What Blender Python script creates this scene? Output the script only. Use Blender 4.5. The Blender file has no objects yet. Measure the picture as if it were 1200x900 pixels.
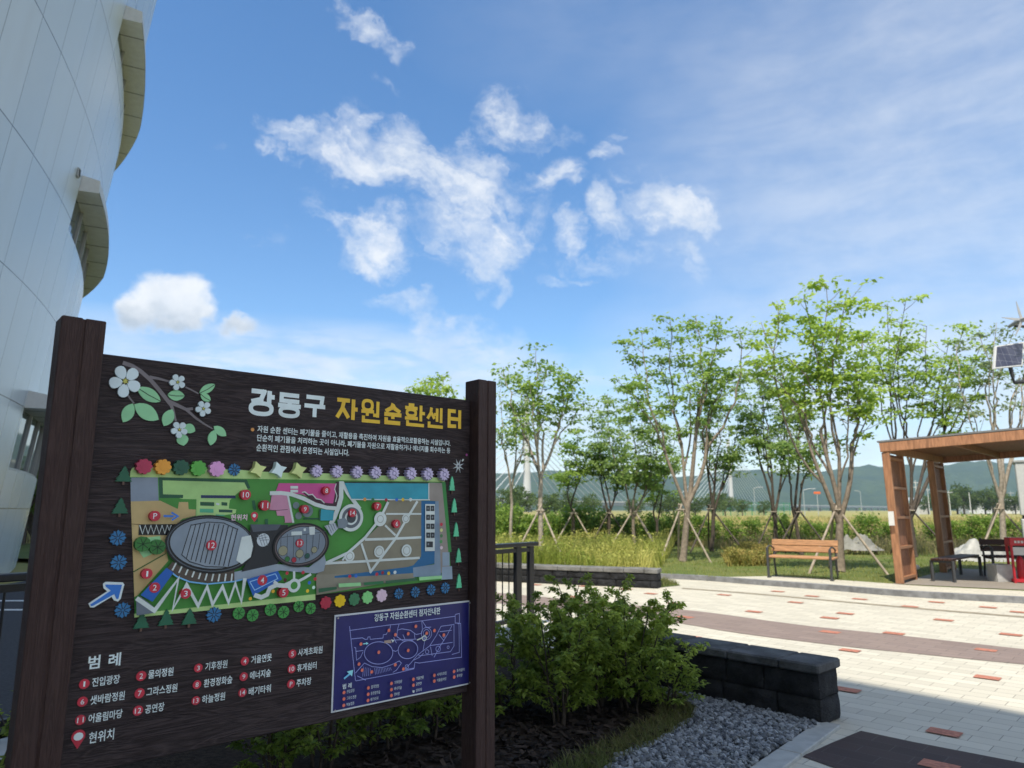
import bpy, math, random
import numpy as np
from mathutils import Vector, Matrix
R = math.radians
random.seed(7); rng = np.random.default_rng(7)
scene = bpy.context.scene
C = scene.collection

# ---------------------------------------------------------------- camera
CAM_H, FPX, PITCH = 1.5, 832.0, 0.17556083
cd = bpy.data.cameras.new("camera"); cam = bpy.data.objects.new("camera", cd); C.objects.link(cam)
cam.location = (0, 0, CAM_H); cam.rotation_euler = (math.pi / 2 + PITCH, 0, 0)
cd.sensor_width = 36; cd.lens = 36 * FPX / 1200; cd.clip_start = 0.05; cd.clip_end = 20000
cd.dof.use_dof = True; cd.dof.focus_distance = 3.2; cd.dof.aperture_fstop = 3.6
scene.camera = cam
scene.view_settings.view_transform = 'Standard'; scene.view_settings.look = 'None'
scene.view_settings.exposure = 1.1; scene.view_settings.gamma = 1
SUN_EL = R(60); SH = Vector((0.35, 0.937)).normalized()      # horizontal direction in which shadows fall
SUN_STRENGTH, SKY_STRENGTH = 2.75, 0.095


def ray(x, y):
    X = (x - 600) / FPX; U = (450 - y) / FPX
    return Vector((X, math.cos(PITCH) - U * math.sin(PITCH), math.sin(PITCH) + U * math.cos(PITCH)))
def ground(x, y, z=0.0):
    r = ray(x, y); t = (z - CAM_H) / r.z
    return Vector((r.x * t, r.y * t, z))
def at(x, y, d):
    r = ray(x, y); t = d / r.y
    return Vector((r.x * t, d, CAM_H + r.z * t))


# ---------------------------------------------------------------- node helpers
class NT:
    def __init__(s, tree): s.t = tree; s.n = tree.nodes; s.l = tree.links
    def node(s, kind, **kw):
        n = s.n.new(kind)
        for k, v in kw.items(): setattr(n, k, v)
        return n
    def put(s, sock, v):
        if hasattr(v, 'is_output') or isinstance(v, bpy.types.NodeSocket): s.l.new(v, sock)
        else: sock.default_value = v
    def math(s, op, a, b=0.0, c=None, clamp=False):
        n = s.node('ShaderNodeMath', operation=op); n.use_clamp = clamp
        s.put(n.inputs[0], a); s.put(n.inputs[1], b)
        if c is not None: s.put(n.inputs[2], c)
        return n.outputs[0]
    def dot(s, a, v):
        n = s.node('ShaderNodeVectorMath', operation='DOT_PRODUCT'); s.put(n.inputs[0], a); n.inputs[1].default_value = v
        return n.outputs['Value']
    def noise(s, vec, scale, detail=4, rough=0.55, dist=0.0):
        n = s.node('ShaderNodeTexNoise'); n.noise_dimensions = '3D'
        if vec is not None: s.l.new(vec, n.inputs['Vector'])
        n.inputs['Scale'].default_value = scale; n.inputs['Detail'].default_value = detail
        n.inputs['Roughness'].default_value = rough; n.inputs['Distortion'].default_value = dist
        return n.outputs['Fac']
    def ramp(s, f, lo, hi, a=0.0, b=1.0, smooth=True):
        n = s.node('ShaderNodeMapRange'); n.interpolation_type = 'SMOOTHSTEP' if smooth else 'LINEAR'
        s.put(n.inputs['Value'], f)
        n.inputs['From Min'].default_value = lo; n.inputs['From Max'].default_value = hi
        n.inputs['To Min'].default_value = a; n.inputs['To Max'].default_value = b
        return n.outputs['Result']
    def mix(s, f, a, b, blend='MIX'):
        n = s.node('ShaderNodeMix', data_type='RGBA', blend_type=blend)
        s.put(n.inputs[0], f); s.put(n.inputs[6], a); s.put(n.inputs[7], b)
        return n.outputs[2]
    def mapping(s, vec, scale=(1, 1, 1), rot=(0, 0, 0), loc=(0, 0, 0)):
        n = s.node('ShaderNodeMapping'); s.l.new(vec, n.inputs[0])
        n.inputs['Scale'].default_value = scale; n.inputs['Rotation'].default_value = rot; n.inputs['Location'].default_value = loc
        return n.outputs[0]
def lin(h, k=1.0):
    if isinstance(h, str):
        h = h.lstrip('#'); c = [int(h[i:i + 2], 16) / 255 for i in (0, 2, 4)]
        c = [(x / 12.92 if x <= 0.04045 else ((x + 0.055) / 1.055) ** 2.4) * k for x in c]
    else: c = [x * k for x in h]
    return (*[min(x, 0.85) for x in c], 1)


# ---------------------------------------------------------------- world: sky with clouds
w = bpy.data.worlds.new("World"); scene.world = w; w.use_nodes = True
wt = NT(w.node_tree); wt.n.clear()
sky = wt.node('ShaderNodeTexSky', sky_type='NISHITA'); sky.sun_disc = False
sky.sun_elevation = SUN_EL; sky.sun_rotation = math.atan2(-SH.x, -SH.y)
sky.altitude = 50; sky.air_density = 1.0; sky.dust_density = 0.35; sky.ozone_density = 2.2
tc = wt.node('ShaderNodeTexCoord'); D = tc.outputs['Generated']
hs = wt.node('ShaderNodeHueSaturation'); hs.inputs['Saturation'].default_value = 1.22; hs.inputs['Hue'].default_value = .5; hs.inputs['Value'].default_value = 1.0
wt.l.new(sky.outputs[0], hs.inputs['Color'])
bg1 = wt.node('ShaderNodeBackground'); wt.l.new(hs.outputs[0], bg1.inputs[0]); bg1.inputs[1].default_value = SKY_STRENGTH
# warped direction so that cloud outlines are ragged
nz = wt.node('ShaderNodeTexNoise'); wt.l.new(D, nz.inputs['Vector']); nz.inputs['Scale'].default_value = 9; nz.inputs['Detail'].default_value = 6; nz.inputs['Roughness'].default_value = 0.62
sub = wt.node('ShaderNodeVectorMath', operation='SUBTRACT'); wt.l.new(nz.outputs['Color'], sub.inputs[0]); sub.inputs[1].default_value = (.5, .5, .5)
sca = wt.node('ShaderNodeVectorMath', operation='SCALE'); wt.l.new(sub.outputs[0], sca.inputs[0]); sca.inputs['Scale'].default_value = 0.14
add = wt.node('ShaderNodeVectorMath', operation='ADD'); wt.l.new(D, add.inputs[0]); wt.l.new(sca.outputs[0], add.inputs[1])
DW = add.outputs[0]
def blob(px, py, rx, ry, rot=0, vec=None):
    c = ray(px, py).normalized()
    ex = ray(px + 1, py).normalized() - c; ey = ray(px, py + 1).normalized() - c
    sx, sy = ex.length, ey.length; ex.normalize(); ey = (ey - ex * ey.dot(ex)).normalized()
    cr, sr = math.cos(R(rot)), math.sin(R(rot))
    e1 = ex * cr + ey * sr; e2 = ey * cr - ex * sr
    v = vec or DW
    u = wt.math('SUBTRACT', wt.dot(v, e1 / (rx * sx)), c.dot(e1) / (rx * sx))
    q = wt.math('SUBTRACT', wt.dot(v, e2 / (ry * sy)), c.dot(e2) / (ry * sy))
    d2 = wt.math('ADD', wt.math('MULTIPLY', u, u), wt.math('MULTIPLY', q, q))
    front = wt.math('GREATER_THAN', wt.dot(D, c), 0.3)
    return wt.math('MULTIPLY', wt.ramp(d2, 1.6, 0.0, 0, 1, False), front)
def blobs(lst, vec=None):
    acc = None
    for px, py, rx, ry, rot, s in lst:
        m = wt.math('MULTIPLY', blob(px, py, rx, ry, rot, vec), s)
        acc = m if acc is None else wt.math('MAXIMUM', acc, m)
    return acc
wisps = [(500, 215, 60, 34, 20, .9), (400, 195, 50, 26, 15, .85), (545, 262, 40, 44, 60, .85), (620, 250, 30, 20, 0, .35), (735, 215, 40, 16, -20, .35), (650, 165, 30, 14, 10, .35), (370, 240, 40, 14, 20, .3), (425, 25, 42, 20, 25, .62), (462, 52, 26, 16, 30, .6), (452, 88, 20, 9, 10, .42),
         (470, 195, 118, 40, 8, 1.0), (420, 165, 34, 34, 60, .85), (480, 165, 34, 30, 0, .85), (555, 225, 58, 58, 30, .95),
         (570, 290, 40, 52, 65, .9), (590, 335, 12, 24, 20, .55), (437, 285, 42, 34, 0, 1.0), (395, 262, 36, 16, 25, .6),
         (340, 172, 32, 24, 20, .75), (520, 285, 40, 28, 30, .6), (600, 142, 42, 32, 25, .7), (553, 162, 15, 14, 0, .65),
         (648, 210, 36, 22, 0, .8), (705, 178, 24, 18, -30, .68), (715, 145, 10, 24, 30, .35), (712, 255, 24, 40, -32, .82),
         (666, 272, 20, 24, -25, .72), (795, 252, 52, 34, 5, .92), (760, 245, 36, 20, 0, .7), (808, 310, 16, 38, -20, .55),
         (680, 305, 46, 16, 0, .42), (675, 328, 40, 10, 0, .42), (755, 305, 55, 20, -10, .36), (470, 352, 40, 18, 0, .62), (520, 375, 62, 22, 8, .66), (560, 400, 60, 18, 5, .5),
         (313, 281, 34, 16, 10, .3), (262, 180, 12, 9, 0, .34), (440, 345, 25, 12, 0, .3)]
cum = [(197, 350, 52, 34, 0, 1.25), (168, 364, 34, 28, 0, 1.15), (222, 358, 32, 26, 0, 1.1), (205, 377, 42, 20, 0, 1.05), (279, 379, 30, 11, 0, 1.0)]
fine = wt.noise(wt.mapping(D, (1, 1, 1.6)), 26, 8, 0.62)
soft = wt.noise(wt.mapping(D, (1.0, 1.0, 2.4), (0, 0.35, 0.3)), 6, 7, 0.6, 0.4)
streak = wt.noise(wt.mapping(D, (2.2, 2.2, 9.0), (0.25, 0.3, 0.2)), 4, 6, 0.6, 0.5)
cw = ray(520, 230).normalized(); w1_ = (ray(521, 230.45).normalized() - cw).normalized(); w2_ = cw.cross(w1_).normalized()
cxy = wt.node('ShaderNodeCombineXYZ'); wt.l.new(wt.math('MULTIPLY', wt.dot(DW, w1_), .55), cxy.inputs[0]); wt.l.new(wt.math('MULTIPLY', wt.dot(DW, w2_), 1.35), cxy.inputs[1])
strk = wt.noise(cxy.outputs[0], 24, 9, .66, .8)
wd = wt.math('ADD', blobs(wisps), wt.math('MULTIPLY', wt.math('SUBTRACT', wt.math('ADD', wt.math('MULTIPLY', fine, .40), wt.math('MULTIPLY', strk, .60)), 0.5), 2.7))
wd = wt.math('MULTIPLY', wt.math('MULTIPLY', wt.ramp(wd, 0.12, 1.38), wt.ramp(blobs(wisps), 0.0, .2)), 0.88)
# cumulus: less warp so the heads stay rounded
sca2 = wt.node('ShaderNodeVectorMath', operation='SCALE'); wt.l.new(sub.outputs[0], sca2.inputs[0]); sca2.inputs['Scale'].default_value = 0.07
add2 = wt.node('ShaderNodeVectorMath', operation='ADD'); wt.l.new(D, add2.inputs[0]); wt.l.new(sca2.outputs[0], add2.inputs[1])
cdn = wt.math('ADD', blobs(cum, add2.outputs[0]), wt.math('MULTIPLY', wt.math('SUBTRACT', fine, 0.5), 1.0))
cdn = wt.math('MULTIPLY', wt.ramp(cdn, 0.30, 0.98), 0.95)
veil = blobs([(1120, 200, 400, 340, 20, .52), (1100, 400, 400, 110, 0, .58), (780, 20, 260, 120, 0, .16)], D)
veil = wt.math('MULTIPLY', veil, wt.ramp(wt.math('ADD', wt.math('MULTIPLY', soft, .6), wt.math('MULTIPLY', streak, .4)), 0.28, 0.70, 0.42, 1.0))
low = blobs([(380, 440, 340, 56, 3, .72), (300, 400, 240, 26, 6, .35), (800, 520, 800, 95, 0, .66), (550, 425, 120, 26, 8, .55), (920, 470, 120, 50, 0, .4)], D)
low = wt.math('MULTIPLY', low, wt.ramp(streak, 0.32, 0.62, 0.35, 1.0))
# unseen cloud deck behind the camera, added as fill light for the shade
zc = wt.math('GREATER_THAN', wt.dot(D, (0, -1, 0)), -0.05)
back = wt.math('MULTIPLY', wt.ramp(soft, 0.40, 0.60), zc)
den = wd
for m in (cdn, veil, low, back): den = wt.math('SUBTRACT', wt.math('ADD', den, m), wt.math('MULTIPLY', den, m))
sep = wt.node('ShaderNodeSeparateXYZ'); wt.l.new(D, sep.inputs[0])
den = wt.math('MULTIPLY', den, wt.ramp(sep.outputs[2], -0.02, 0.02))
tone = wt.noise(D, 14, 5, 0.6)
ccol = wt.mix(wt.ramp(tone, 0.3, 0.65), (0.80, 0.85, 0.92, 1), (0.97, 0.985, 1.0, 1))
lump = wt.math('ADD', wt.ramp(sep.outputs[2], ray(196, 392).normalized().z, ray(196, 335).normalized().z), wt.math('MULTIPLY', wt.math('SUBTRACT', wt.noise(D, 30, 5, .6), .5), 1.6))
ccol = wt.mix(wt.math('MULTIPLY', cdn, wt.ramp(lump, .85, -.1)), ccol, (.50, .57, .66, 1))       # grey undersides of the cumulus heads
ccol = wt.mix(zc, ccol, (1.30, 1.28, 1.24, 1))                     # unseen rear clouds made extra bright to lift the shaded foreground
bg2 = wt.node('ShaderNodeBackground'); wt.l.new(ccol, bg2.inputs[0]); bg2.inputs[1].default_value = 0.50
mixs = wt.node('ShaderNodeMixShader'); wt.l.new(den, mixs.inputs[0]); wt.l.new(bg1.outputs[0], mixs.inputs[1]); wt.l.new(bg2.outputs[0], mixs.inputs[2])
wo = wt.node('ShaderNodeOutputWorld'); wt.l.new(mixs.outputs[0], wo.inputs[0])
w.cycles.sampling_method = 'MANUAL'; w.cycles.sample_map_resolution = 1024

sd = bpy.data.lights.new("sun", 'SUN'); sd.energy = SUN_STRENGTH; sd.angle = R(0.53); sd.color = (1.0, 0.92, 0.78)
so = bpy.data.objects.new("sun", sd); C.objects.link(so)
sdir = Vector((SH.x * math.cos(SUN_EL), SH.y * math.cos(SUN_EL), -math.sin(SUN_EL)))
so.rotation_euler = sdir.to_track_quat('-Z', 'Y').to_euler(); so.location = (-4, -10, 30)

scene.cycles.max_bounces = 6; scene.cycles.transparent_max_bounces = 6; scene.cycles.volume_bounces = 0
scene.cycles.caustics_reflective = False; scene.cycles.caustics_refractive = False
scene.cycles.use_denoising = True


# ---------------------------------------------------------------- materials
MATS = {}
def mat(name, col, rough=0.6, var=0.25, scale=8.0, bump=0.0, bscale=None, spec=0.4, metal=0.0, col2=None, stretch=(1, 1, 1), detail=5, coat=0.0):
    if name in MATS: return MATS[name]
    m = bpy.data.materials.new(name); m.use_nodes = True; t = NT(m.node_tree)
    p = t.n['Principled BSDF']; co = t.node('ShaderNodeTexCoord').outputs['Object']
    v = t.mapping(co, stretch)
    f = t.ramp(t.noise(v, scale, detail, 0.6), 0.28, 0.72)
    c = lin(col); a = tuple(x * (1 - var) for x in c[:3]) + (1,); b = lin(col2) if col2 else tuple(min(.9, x * (1 + var)) for x in c[:3]) + (1,)
    t.l.new(t.mix(f, a, b), p.inputs['Base Color'])
    p.inputs['Roughness'].default_value = rough; p.inputs['Specular IOR Level'].default_value = spec; p.inputs['Metallic'].default_value = metal
    p.inputs['Coat Weight'].default_value = coat
    if bump:
        bn = t.node('ShaderNodeBump'); bn.inputs['Strength'].default_value = min(1, bump); bn.inputs['Distance'].default_value = 0.02
        t.l.new(t.noise(v, bscale or scale * 4, 4, 0.6), bn.inputs['Height']); t.l.new(bn.outputs[0], p.inputs['Normal'])
    MATS[name] = m; return m
def paint(hexc, k=1.2, rough=0.45):
    return mat('painted ' + hexc, lin(hexc, k)[:3], rough, 0.11, 9)
def leafmat(name, a, b, trans=0.35, rough=0.5):
    m = bpy.data.materials.new(name); m.use_nodes = True; t = NT(m.node_tree); p = t.n['Principled BSDF']
    at_ = t.node('ShaderNodeAttribute', attribute_name='tint')
    c = t.mix(at_.outputs['Fac'], lin(a), lin(b))
    t.l.new(c, p.inputs['Base Color']); p.inputs['Roughness'].default_value = rough; p.inputs['Specular IOR Level'].default_value = 0.25
    tr = t.node('ShaderNodeBsdfTranslucent'); t.l.new(t.mix(0.5, c, lin(b)), tr.inputs[0])
    mx = t.node('ShaderNodeMixShader'); mx.inputs[0].default_value = trans
    t.l.new(p.outputs[0], mx.inputs[1]); t.l.new(tr.outputs[0], mx.inputs[2]); t.l.new(mx.outputs[0], t.n['Material Output'].inputs[0])
    return m


# ---------------------------------------------------------------- mesh builder
class MB:
    def __init__(s): s.v = []; s.f = []; s.mi = []; s.sm = []; s.tint = []; s.mats = []
    def m(s, material):
        if material not in s.mats: s.mats.append(material)
        return s.mats.index(material)
    def add(s, vs, fs, material, smooth=False, tint=None):
        o = len(s.v); i = s.m(material)
        s.v += [tuple(p) for p in vs]
        s.tint += (list(tint) if tint is not None else [0.5] * len(vs))
        for f in fs: s.f.append(tuple(k + o for k in f)); s.mi.append(i); s.sm.append(smooth)
    def poly(s, pts, material): s.add(pts, [tuple(range(len(pts)))], material)
    def box(s, c, d, material, rz=0.0, bev=0.0, ax=None):
        hx, hy, hz = d[0] / 2, d[1] / 2, d[2] / 2
        if ax is None:
            cr, sr = math.cos(rz), math.sin(rz); ax = (Vector((cr, sr, 0)), Vector((-sr, cr, 0)), Vector((0, 0, 1)))
        c = Vector(c); P = lambda x, y, z: c + ax[0] * x + ax[1] * y + ax[2] * z
        b = min(bev, hx * .9, hy * .9, hz * .9)
        if b <= 0:
            vs = [P(x, y, z) for z in (-hz, hz) for x, y in ((-hx, -hy), (hx, -hy), (hx, hy), (-hx, hy))]
            s.add(vs, [(3, 2, 1, 0), (4, 5, 6, 7), (0, 1, 5, 4), (1, 2, 6, 5), (2, 3, 7, 6), (3, 0, 4, 7)], material)
        else:                                                       # bevelled on every edge
            vs = []
            def ring(x, y, z, i): return [P(*p) for p in ((-x + i, -y, z), (x - i, -y, z), (x, -y + i, z), (x, y - i, z), (x - i, y, z), (-x + i, y, z), (-x, y - i, z), (-x, -y + i, z))]
            vs += ring(hx - b, hy - b, -hz, b * .4) + ring(hx, hy, -hz + b, b) + ring(hx, hy, hz - b, b) + ring(hx - b, hy - b, hz, b * .4)
            fs = [tuple(range(7, -1, -1)), tuple(range(24, 32))]
            for k in range(3):
                for i in range(8): fs.append((k * 8 + i, k * 8 + (i + 1) % 8, k * 8 + 8 + (i + 1) % 8, k * 8 + 8 + i))
            s.add(vs, fs, material)
    def beam(s, p, q, w_, h_, material, up=(0, 0, 1), bev=0.0):
        p, q = Vector(p), Vector(q); d = q - p; L = d.length; x = d.normalized()
        up = Vector(up); y = up.cross(x)
        if y.length < 1e-4: y = Vector((1, 0, 0)).cross(x)
        y.normalize(); z = x.cross(y)
        s.box((p + q) / 2, (L, w_, h_), material, bev=bev, ax=(x, y, z))
    def tube(s, pts, rad, material, n=6, cap=True):
        pts = [Vector(p) for p in pts]; rs = rad if isinstance(rad, (list, tuple)) else [rad] * len(pts)
        vs = []; fs = []
        d = (pts[1] - pts[0]).normalized(); a = d.cross(Vector((0, 0, 1)))
        if a.length < 0.05: a = d.cross(Vector((1, 0, 0)))
        a.normalize()
        for i, p in enumerate(pts):
            d = (pts[min(i + 1, len(pts) - 1)] - pts[max(i - 1, 0)]).normalized()
            a = a - d * a.dot(d)
            if a.length < 1e-5: a = d.orthogonal()
            a.normalize(); b = d.cross(a)
            for k in range(n):
                t = 2 * math.pi * k / n; vs.append(p + (a * math.cos(t) + b * math.sin(t)) * rs[i])
        for i in range(len(pts) - 1):
            for k in range(n): fs.append((i * n + k, i * n + (k + 1) % n, (i + 1) * n + (k + 1) % n, (i + 1) * n + k))
        s.add(vs, fs, material, True)
        if cap:
            s.add(vs[:n], [tuple(range(n - 1, -1, -1))], material); s.add(vs[-n:], [tuple(range(n))], material)
    def prism(s, pts, z0, z1, material, side=None):
        n = len(pts); vs = [(p[0], p[1], z0) for p in pts] + [(p[0], p[1], z1) for p in pts]
        s.add(vs[n:], [tuple(range(n))], material)
        s.add(vs, [tuple(range(n - 1, -1, -1))] + [(i, (i + 1) % n, n + (i + 1) % n, n + i) for i in range(n)], side or material)
    def build(s, name, parent=None, world=True):
        me = bpy.data.meshes.new(name)
        V = np.array(s.v, dtype=float)
        if parent is not None and world:
            M = np.array(root_matrix(parent).inverted()); V = V @ M[:3, :3].T + M[:3, 3]
        me.from_pydata(V.tolist(), [], s.f)
        for m_ in s.mats: me.materials.append(m_)
        me.polygons.foreach_set('material_index', s.mi); me.polygons.foreach_set('use_smooth', s.sm)
        a = me.attributes.new('tint', 'FLOAT', 'POINT'); a.data.foreach_set('value', s.tint)
        me.update()
        o = bpy.data.objects.new(name, me); C.objects.link(o)
        if parent is not None: o.parent = parent
        return o
def root_matrix(o):
    M = Matrix.Translation(o.location) @ o.rotation_euler.to_matrix().to_4x4() @ Matrix.Diagonal((*o.scale, 1))
    return (root_matrix(o.parent) @ M) if o.parent else M
def tag(o, label, cat, group=None, kind=None):
    if label: o['label'] = label
    if cat: o['category'] = cat
    if group: o['group'] = group
    if kind: o['kind'] = kind
    return o
def thing(name, label, cat, loc=(0, 0, 0), rz=0.0, group=None):
    o = bpy.data.objects.new(name, None); C.objects.link(o); o.location = loc; o.rotation_euler = (0, 0, rz); o.empty_display_size = .2
    return tag(o, label, cat, group)
def structure(name, mb): return tag(mb.build(name), None, None, None, 'structure')
def copy_tree(o, parent=None):
    c = o.copy(); C.objects.link(c)
    if parent is not None: c.parent = parent
    for ch in list(o.children): copy_tree(ch, c)
    return c
def quads(name, V, n, material, tint, parent=None, world=True, tris=False):
    """V: (N, n, 3) array of loose polygons; fast path for leaves and blades"""
    N = len(V); me = bpy.data.meshes.new(name); V = V.reshape(-1, 3)
    if parent is not None and world:
        M = np.array(root_matrix(parent).inverted()); V = V @ M[:3, :3].T + M[:3, 3]
    if tris:                                                        # folded leaf: 4 corners, 2 triangles on the midrib
        b = np.arange(N)[:, None] * 4; idx = np.concatenate([b + [0, 1, 2], b + [0, 2, 3]], 1).ravel(); nf, ls = 2 * N, 3
    else: idx = np.arange(N * n); nf, ls = N, n
    me.vertices.add(len(V)); me.vertices.foreach_set('co', V.ravel().astype(np.float32))
    me.loops.add(len(idx)); me.loops.foreach_set('vertex_index', idx.astype(np.int32))
    me.polygons.add(nf); me.polygons.foreach_set('loop_start', (np.arange(nf) * ls).astype(np.int32)); me.polygons.foreach_set('loop_total', np.full(nf, ls, np.int32))
    me.materials.append(material)
    a = me.attributes.new('tint', 'FLOAT', 'POINT'); a.data.foreach_set('value', np.repeat(tint, 4 if tris else n).astype(np.float32))
    me.update(calc_edges=True); me.validate()
    o = bpy.data.objects.new(name, me); C.objects.link(o)
    if parent is not None: o.parent = parent
    return o
def unit(a): return a / np.maximum(np.linalg.norm(a, axis=-1, keepdims=True), 1e-9)
def leaves(cen, axis, size, width=0.42, flat=0.5, fold=0.15):
    """diamond leaves: base at cen, pointing along axis"""
    N = len(cen); ax = unit(axis)
    nrm = unit(rng.normal(size=(N, 3)) * (1 - flat) + np.array([0, 0, 1.0]) * flat)
    sd_ = unit(np.cross(ax, nrm)); nn = np.cross(sd_, ax)
    s_ = np.asarray(size).reshape(-1, 1)
    mid = cen + ax * s_ * 0.45
    return np.stack([cen, mid + sd_ * s_ * width + nn * s_ * fold, cen + ax * s_, mid - sd_ * s_ * width + nn * s_ * fold], 1)


# ================================================================ SETTING
def ground_mat():
    m = bpy.data.materials.new("meadow ground"); m.use_nodes = True; t = NT(m.node_tree); p = t.n['Principled BSDF']
    co = t.node('ShaderNodeTexCoord').outputs['Object']
    a = t.ramp(t.noise(t.mapping(co, (1, 2.5, 1)), 0.05, 6, 0.65), 0.35, 0.65); b = t.ramp(t.noise(co, 1.3, 5, 0.7), 0.3, 0.7)
    c = t.mix(a, lin((0.31, 0.27, 0.10)), lin((0.21, 0.23, 0.065))); c = t.mix(t.math('MULTIPLY', b, .4), c, lin((0.36, 0.29, 0.14)))
    t.l.new(c, p.inputs['Base Color']); p.inputs['Roughness'].default_value = 0.95; p.inputs['Specular IOR Level'].default_value = 0.1
    return m
def lawn_mat():
    m = bpy.data.materials.new("lawn turf"); m.use_nodes = True; t = NT(m.node_tree); p = t.n['Principled BSDF']
    co = t.node('ShaderNodeTexCoord').outputs['Object']
    a = t.ramp(t.noise(co, 0.9, 6, 0.65), 0.32, 0.68); b = t.ramp(t.noise(co, 14, 4, 0.7), 0.3, 0.7)
    c = t.mix(a, lin((0.10, 0.145, 0.035)), lin((0.19, 0.19, 0.07))); c = t.mix(t.math('MULTIPLY', b, .5), c, lin((0.08, 0.12, 0.03)))
    t.l.new(c, p.inputs['Base Color']); p.inputs['Roughness'].default_value = 0.9; p.inputs['Specular IOR Level'].default_value = 0.15
    bn = t.node('ShaderNodeBump'); bn.inputs['Strength'].default_value = .6; bn.inputs['Distance'].default_value = .03
    t.l.new(t.noise(co, 40, 3, .7), bn.inputs['Height']); t.l.new(bn.outputs[0], p.inputs['Normal'])
    return m
def paver_mat(name, c1, c2, joint, rot, bw, bh, rough=0.75, var=0.12):
    m = bpy.data.materials.new(name); m.use_nodes = True; t = NT(m.node_tree); p = t.n['Principled BSDF']
    co = t.node('ShaderNodeTexCoord').outputs['Object']
    v = t.mapping(co, (1, 1, 1), (0, 0, rot))
    b = t.node('ShaderNodeTexBrick'); t.l.new(v, b.inputs['Vector'])
    b.inputs['Color1'].default_value = lin(c1); b.inputs['Color2'].default_value = lin(c2); b.inputs['Mortar'].default_value = lin(joint)
    b.inputs['Scale'].default_value = 1; b.inputs['Mortar Size'].default_value = 0.0035; b.inputs['Mortar Smooth'].default_value = 0.25
    b.inputs['Brick Width'].default_value = bw; b.inputs['Row Height'].default_value = bh; b.inputs['Bias'].default_value = -0.1
    st = t.ramp(t.noise(co, 0.55, 6, 0.65), 0.3, 0.72); gr = t.noise(co, 120, 3, 0.7)
    c = t.mix(t.math('MULTIPLY', st, .26), b.outputs[0], lin([x * .62 for x in c1])); c = t.mix(t.math('MULTIPLY', t.ramp(gr, .35, .65), .16), c, lin([x * .75 for x in c1]))
    t.l.new(c, p.inputs['Base Color']); p.inputs['Roughness'].default_value = rough; p.inputs['Specular IOR Level'].default_value = 0.3
    bn = t.node('ShaderNodeBump'); bn.inputs['Strength'].default_value = .5; bn.inputs['Distance'].default_value = .004
    h = t.math('SUBTRACT', t.math('MULTIPLY', gr, .4), b.outputs['Fac']); t.l.new(h, bn.inputs['Height']); t.l.new(bn.outputs[0], p.inputs['Normal'])
    return m
def sheet(name, pts, z, material):
    b = MB(); b.poly([(p[0], p[1], z) for p in pts], material); return structure(name, b)
def sm(pts, n=6):
    """Catmull-Rom through 2-D points"""
    P = [Vector((p[0], p[1])) for p in pts]; P = [P[0] * 2 - P[1]] + P + [P[-1] * 2 - P[-2]]; out = []
    for i in range(1, len(P) - 2):
        for k in range(n):
            t = k / n; a, b, c, d = P[i - 1:i + 3]
            out.append(0.5 * ((2 * b) + (c - a) * t + (2 * a - 5 * b + 4 * c - d) * t * t + (3 * b - a - 3 * c + d) * t ** 3))
    out.append(P[-2]); return out

M_ground = ground_mat(); M_lawn = lawn_mat()
ROWDIR = math.atan2(-0.70, 0.72)
M_pave = paver_mat("cream concrete pavers", (.60, .57, .48), (.49, .465, .39), (.25, .235, .20), -ROWDIR, .30, .15)
M_brown = paver_mat("brown concrete pavers", (.275, .215, .19), (.225, .175, .157), (.13, .11, .10), -ROWDIR, .30, .15)
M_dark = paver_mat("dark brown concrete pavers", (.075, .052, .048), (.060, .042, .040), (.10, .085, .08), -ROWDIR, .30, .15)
M_red = mat("red concrete paver", (.42, .17, .115), .8, .3, 30, .2)
M_granite = mat("grey granite kerb", (.19, .195, .205), .65, .3, 6, .15, 120, col2=None)
M_granite_light = mat("pale granite kerb", (.36, .37, .36), .7, .12, 10, .15, 140)
M_soil = mat("dark mulch soil", (.035, .026, .02), .95, .45, 30, .8, 60, .1)
M_asphalt = mat("asphalt", (.05, .05, .055), .85, .3, 40, .3, 160, .3)

b = MB(); N_ = 30; u_ = np.linspace(-1, 1, N_); gx = np.sign(u_) * np.abs(u_) ** 3 * 4450; gy = -350 + 3380 * np.linspace(0, 1, N_) ** 2   # one sheet to the foot of the hills
b.add([(x, y, -0.03) for y in gy for x in gx], [(i * N_ + j, i * N_ + j + 1, (i + 1) * N_ + j + 1, (i + 1) * N_ + j) for i in range(N_ - 1) for j in range(N_ - 1)], M_ground)
structure("ground", b)

kerb = [ground(818, 680), ground(880, 685), ground(970, 691.8), ground(1048, 698.5), ground(1120, 703), ground(1200, 707.5)]
kerb = [(p.x, p.y) for p in kerb]
d0 = Vector(kerb[-1]) - Vector(kerb[-2]); d0.normalize()
kerb = sm([(2.7, 16.6)] + kerb + [tuple(Vector(kerb[-1]) + d0 * 4), tuple(Vector(kerb[-1]) + d0 * 9)], 4)
far = [(-9.5, 18.8), (-4, 17.6), (0.5, 15.72), (2.86, 14.35), (3.3, 14.9), (3.15, 16.0)]
plaza = far + [(p.x, p.y) for p in kerb[1:]] + [(18, 0), (14, -14), (0, -9), (-7.2, -6), (-7.4, 2), (-9.0, 12)]
sheet("plaza", plaza, 0.0, M_pave)
def band(name, up, lo, z, material):
    sheet(name, [(p.x, p.y) for p in sm(up)] + [(p.x, p.y) for p in reversed(sm(lo))], z, material)
up = [ground(*p) for p in [(628, 699), (738, 709), (822, 717), (937, 732.5), (1042, 743.5), (1200, 761)]]
lo = [ground(*p) for p in [(628, 711.5), (700, 718.5), (780, 728), (864, 742), (979, 756.5), (1095, 768.6), (1200, 779)]]
ext = lambda L, k: L[-1] + (L[-1] - L[-2]).normalized() * k
exts = lambda L, k: L[0] + (L[0] - L[1]).normalized() * k
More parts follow.
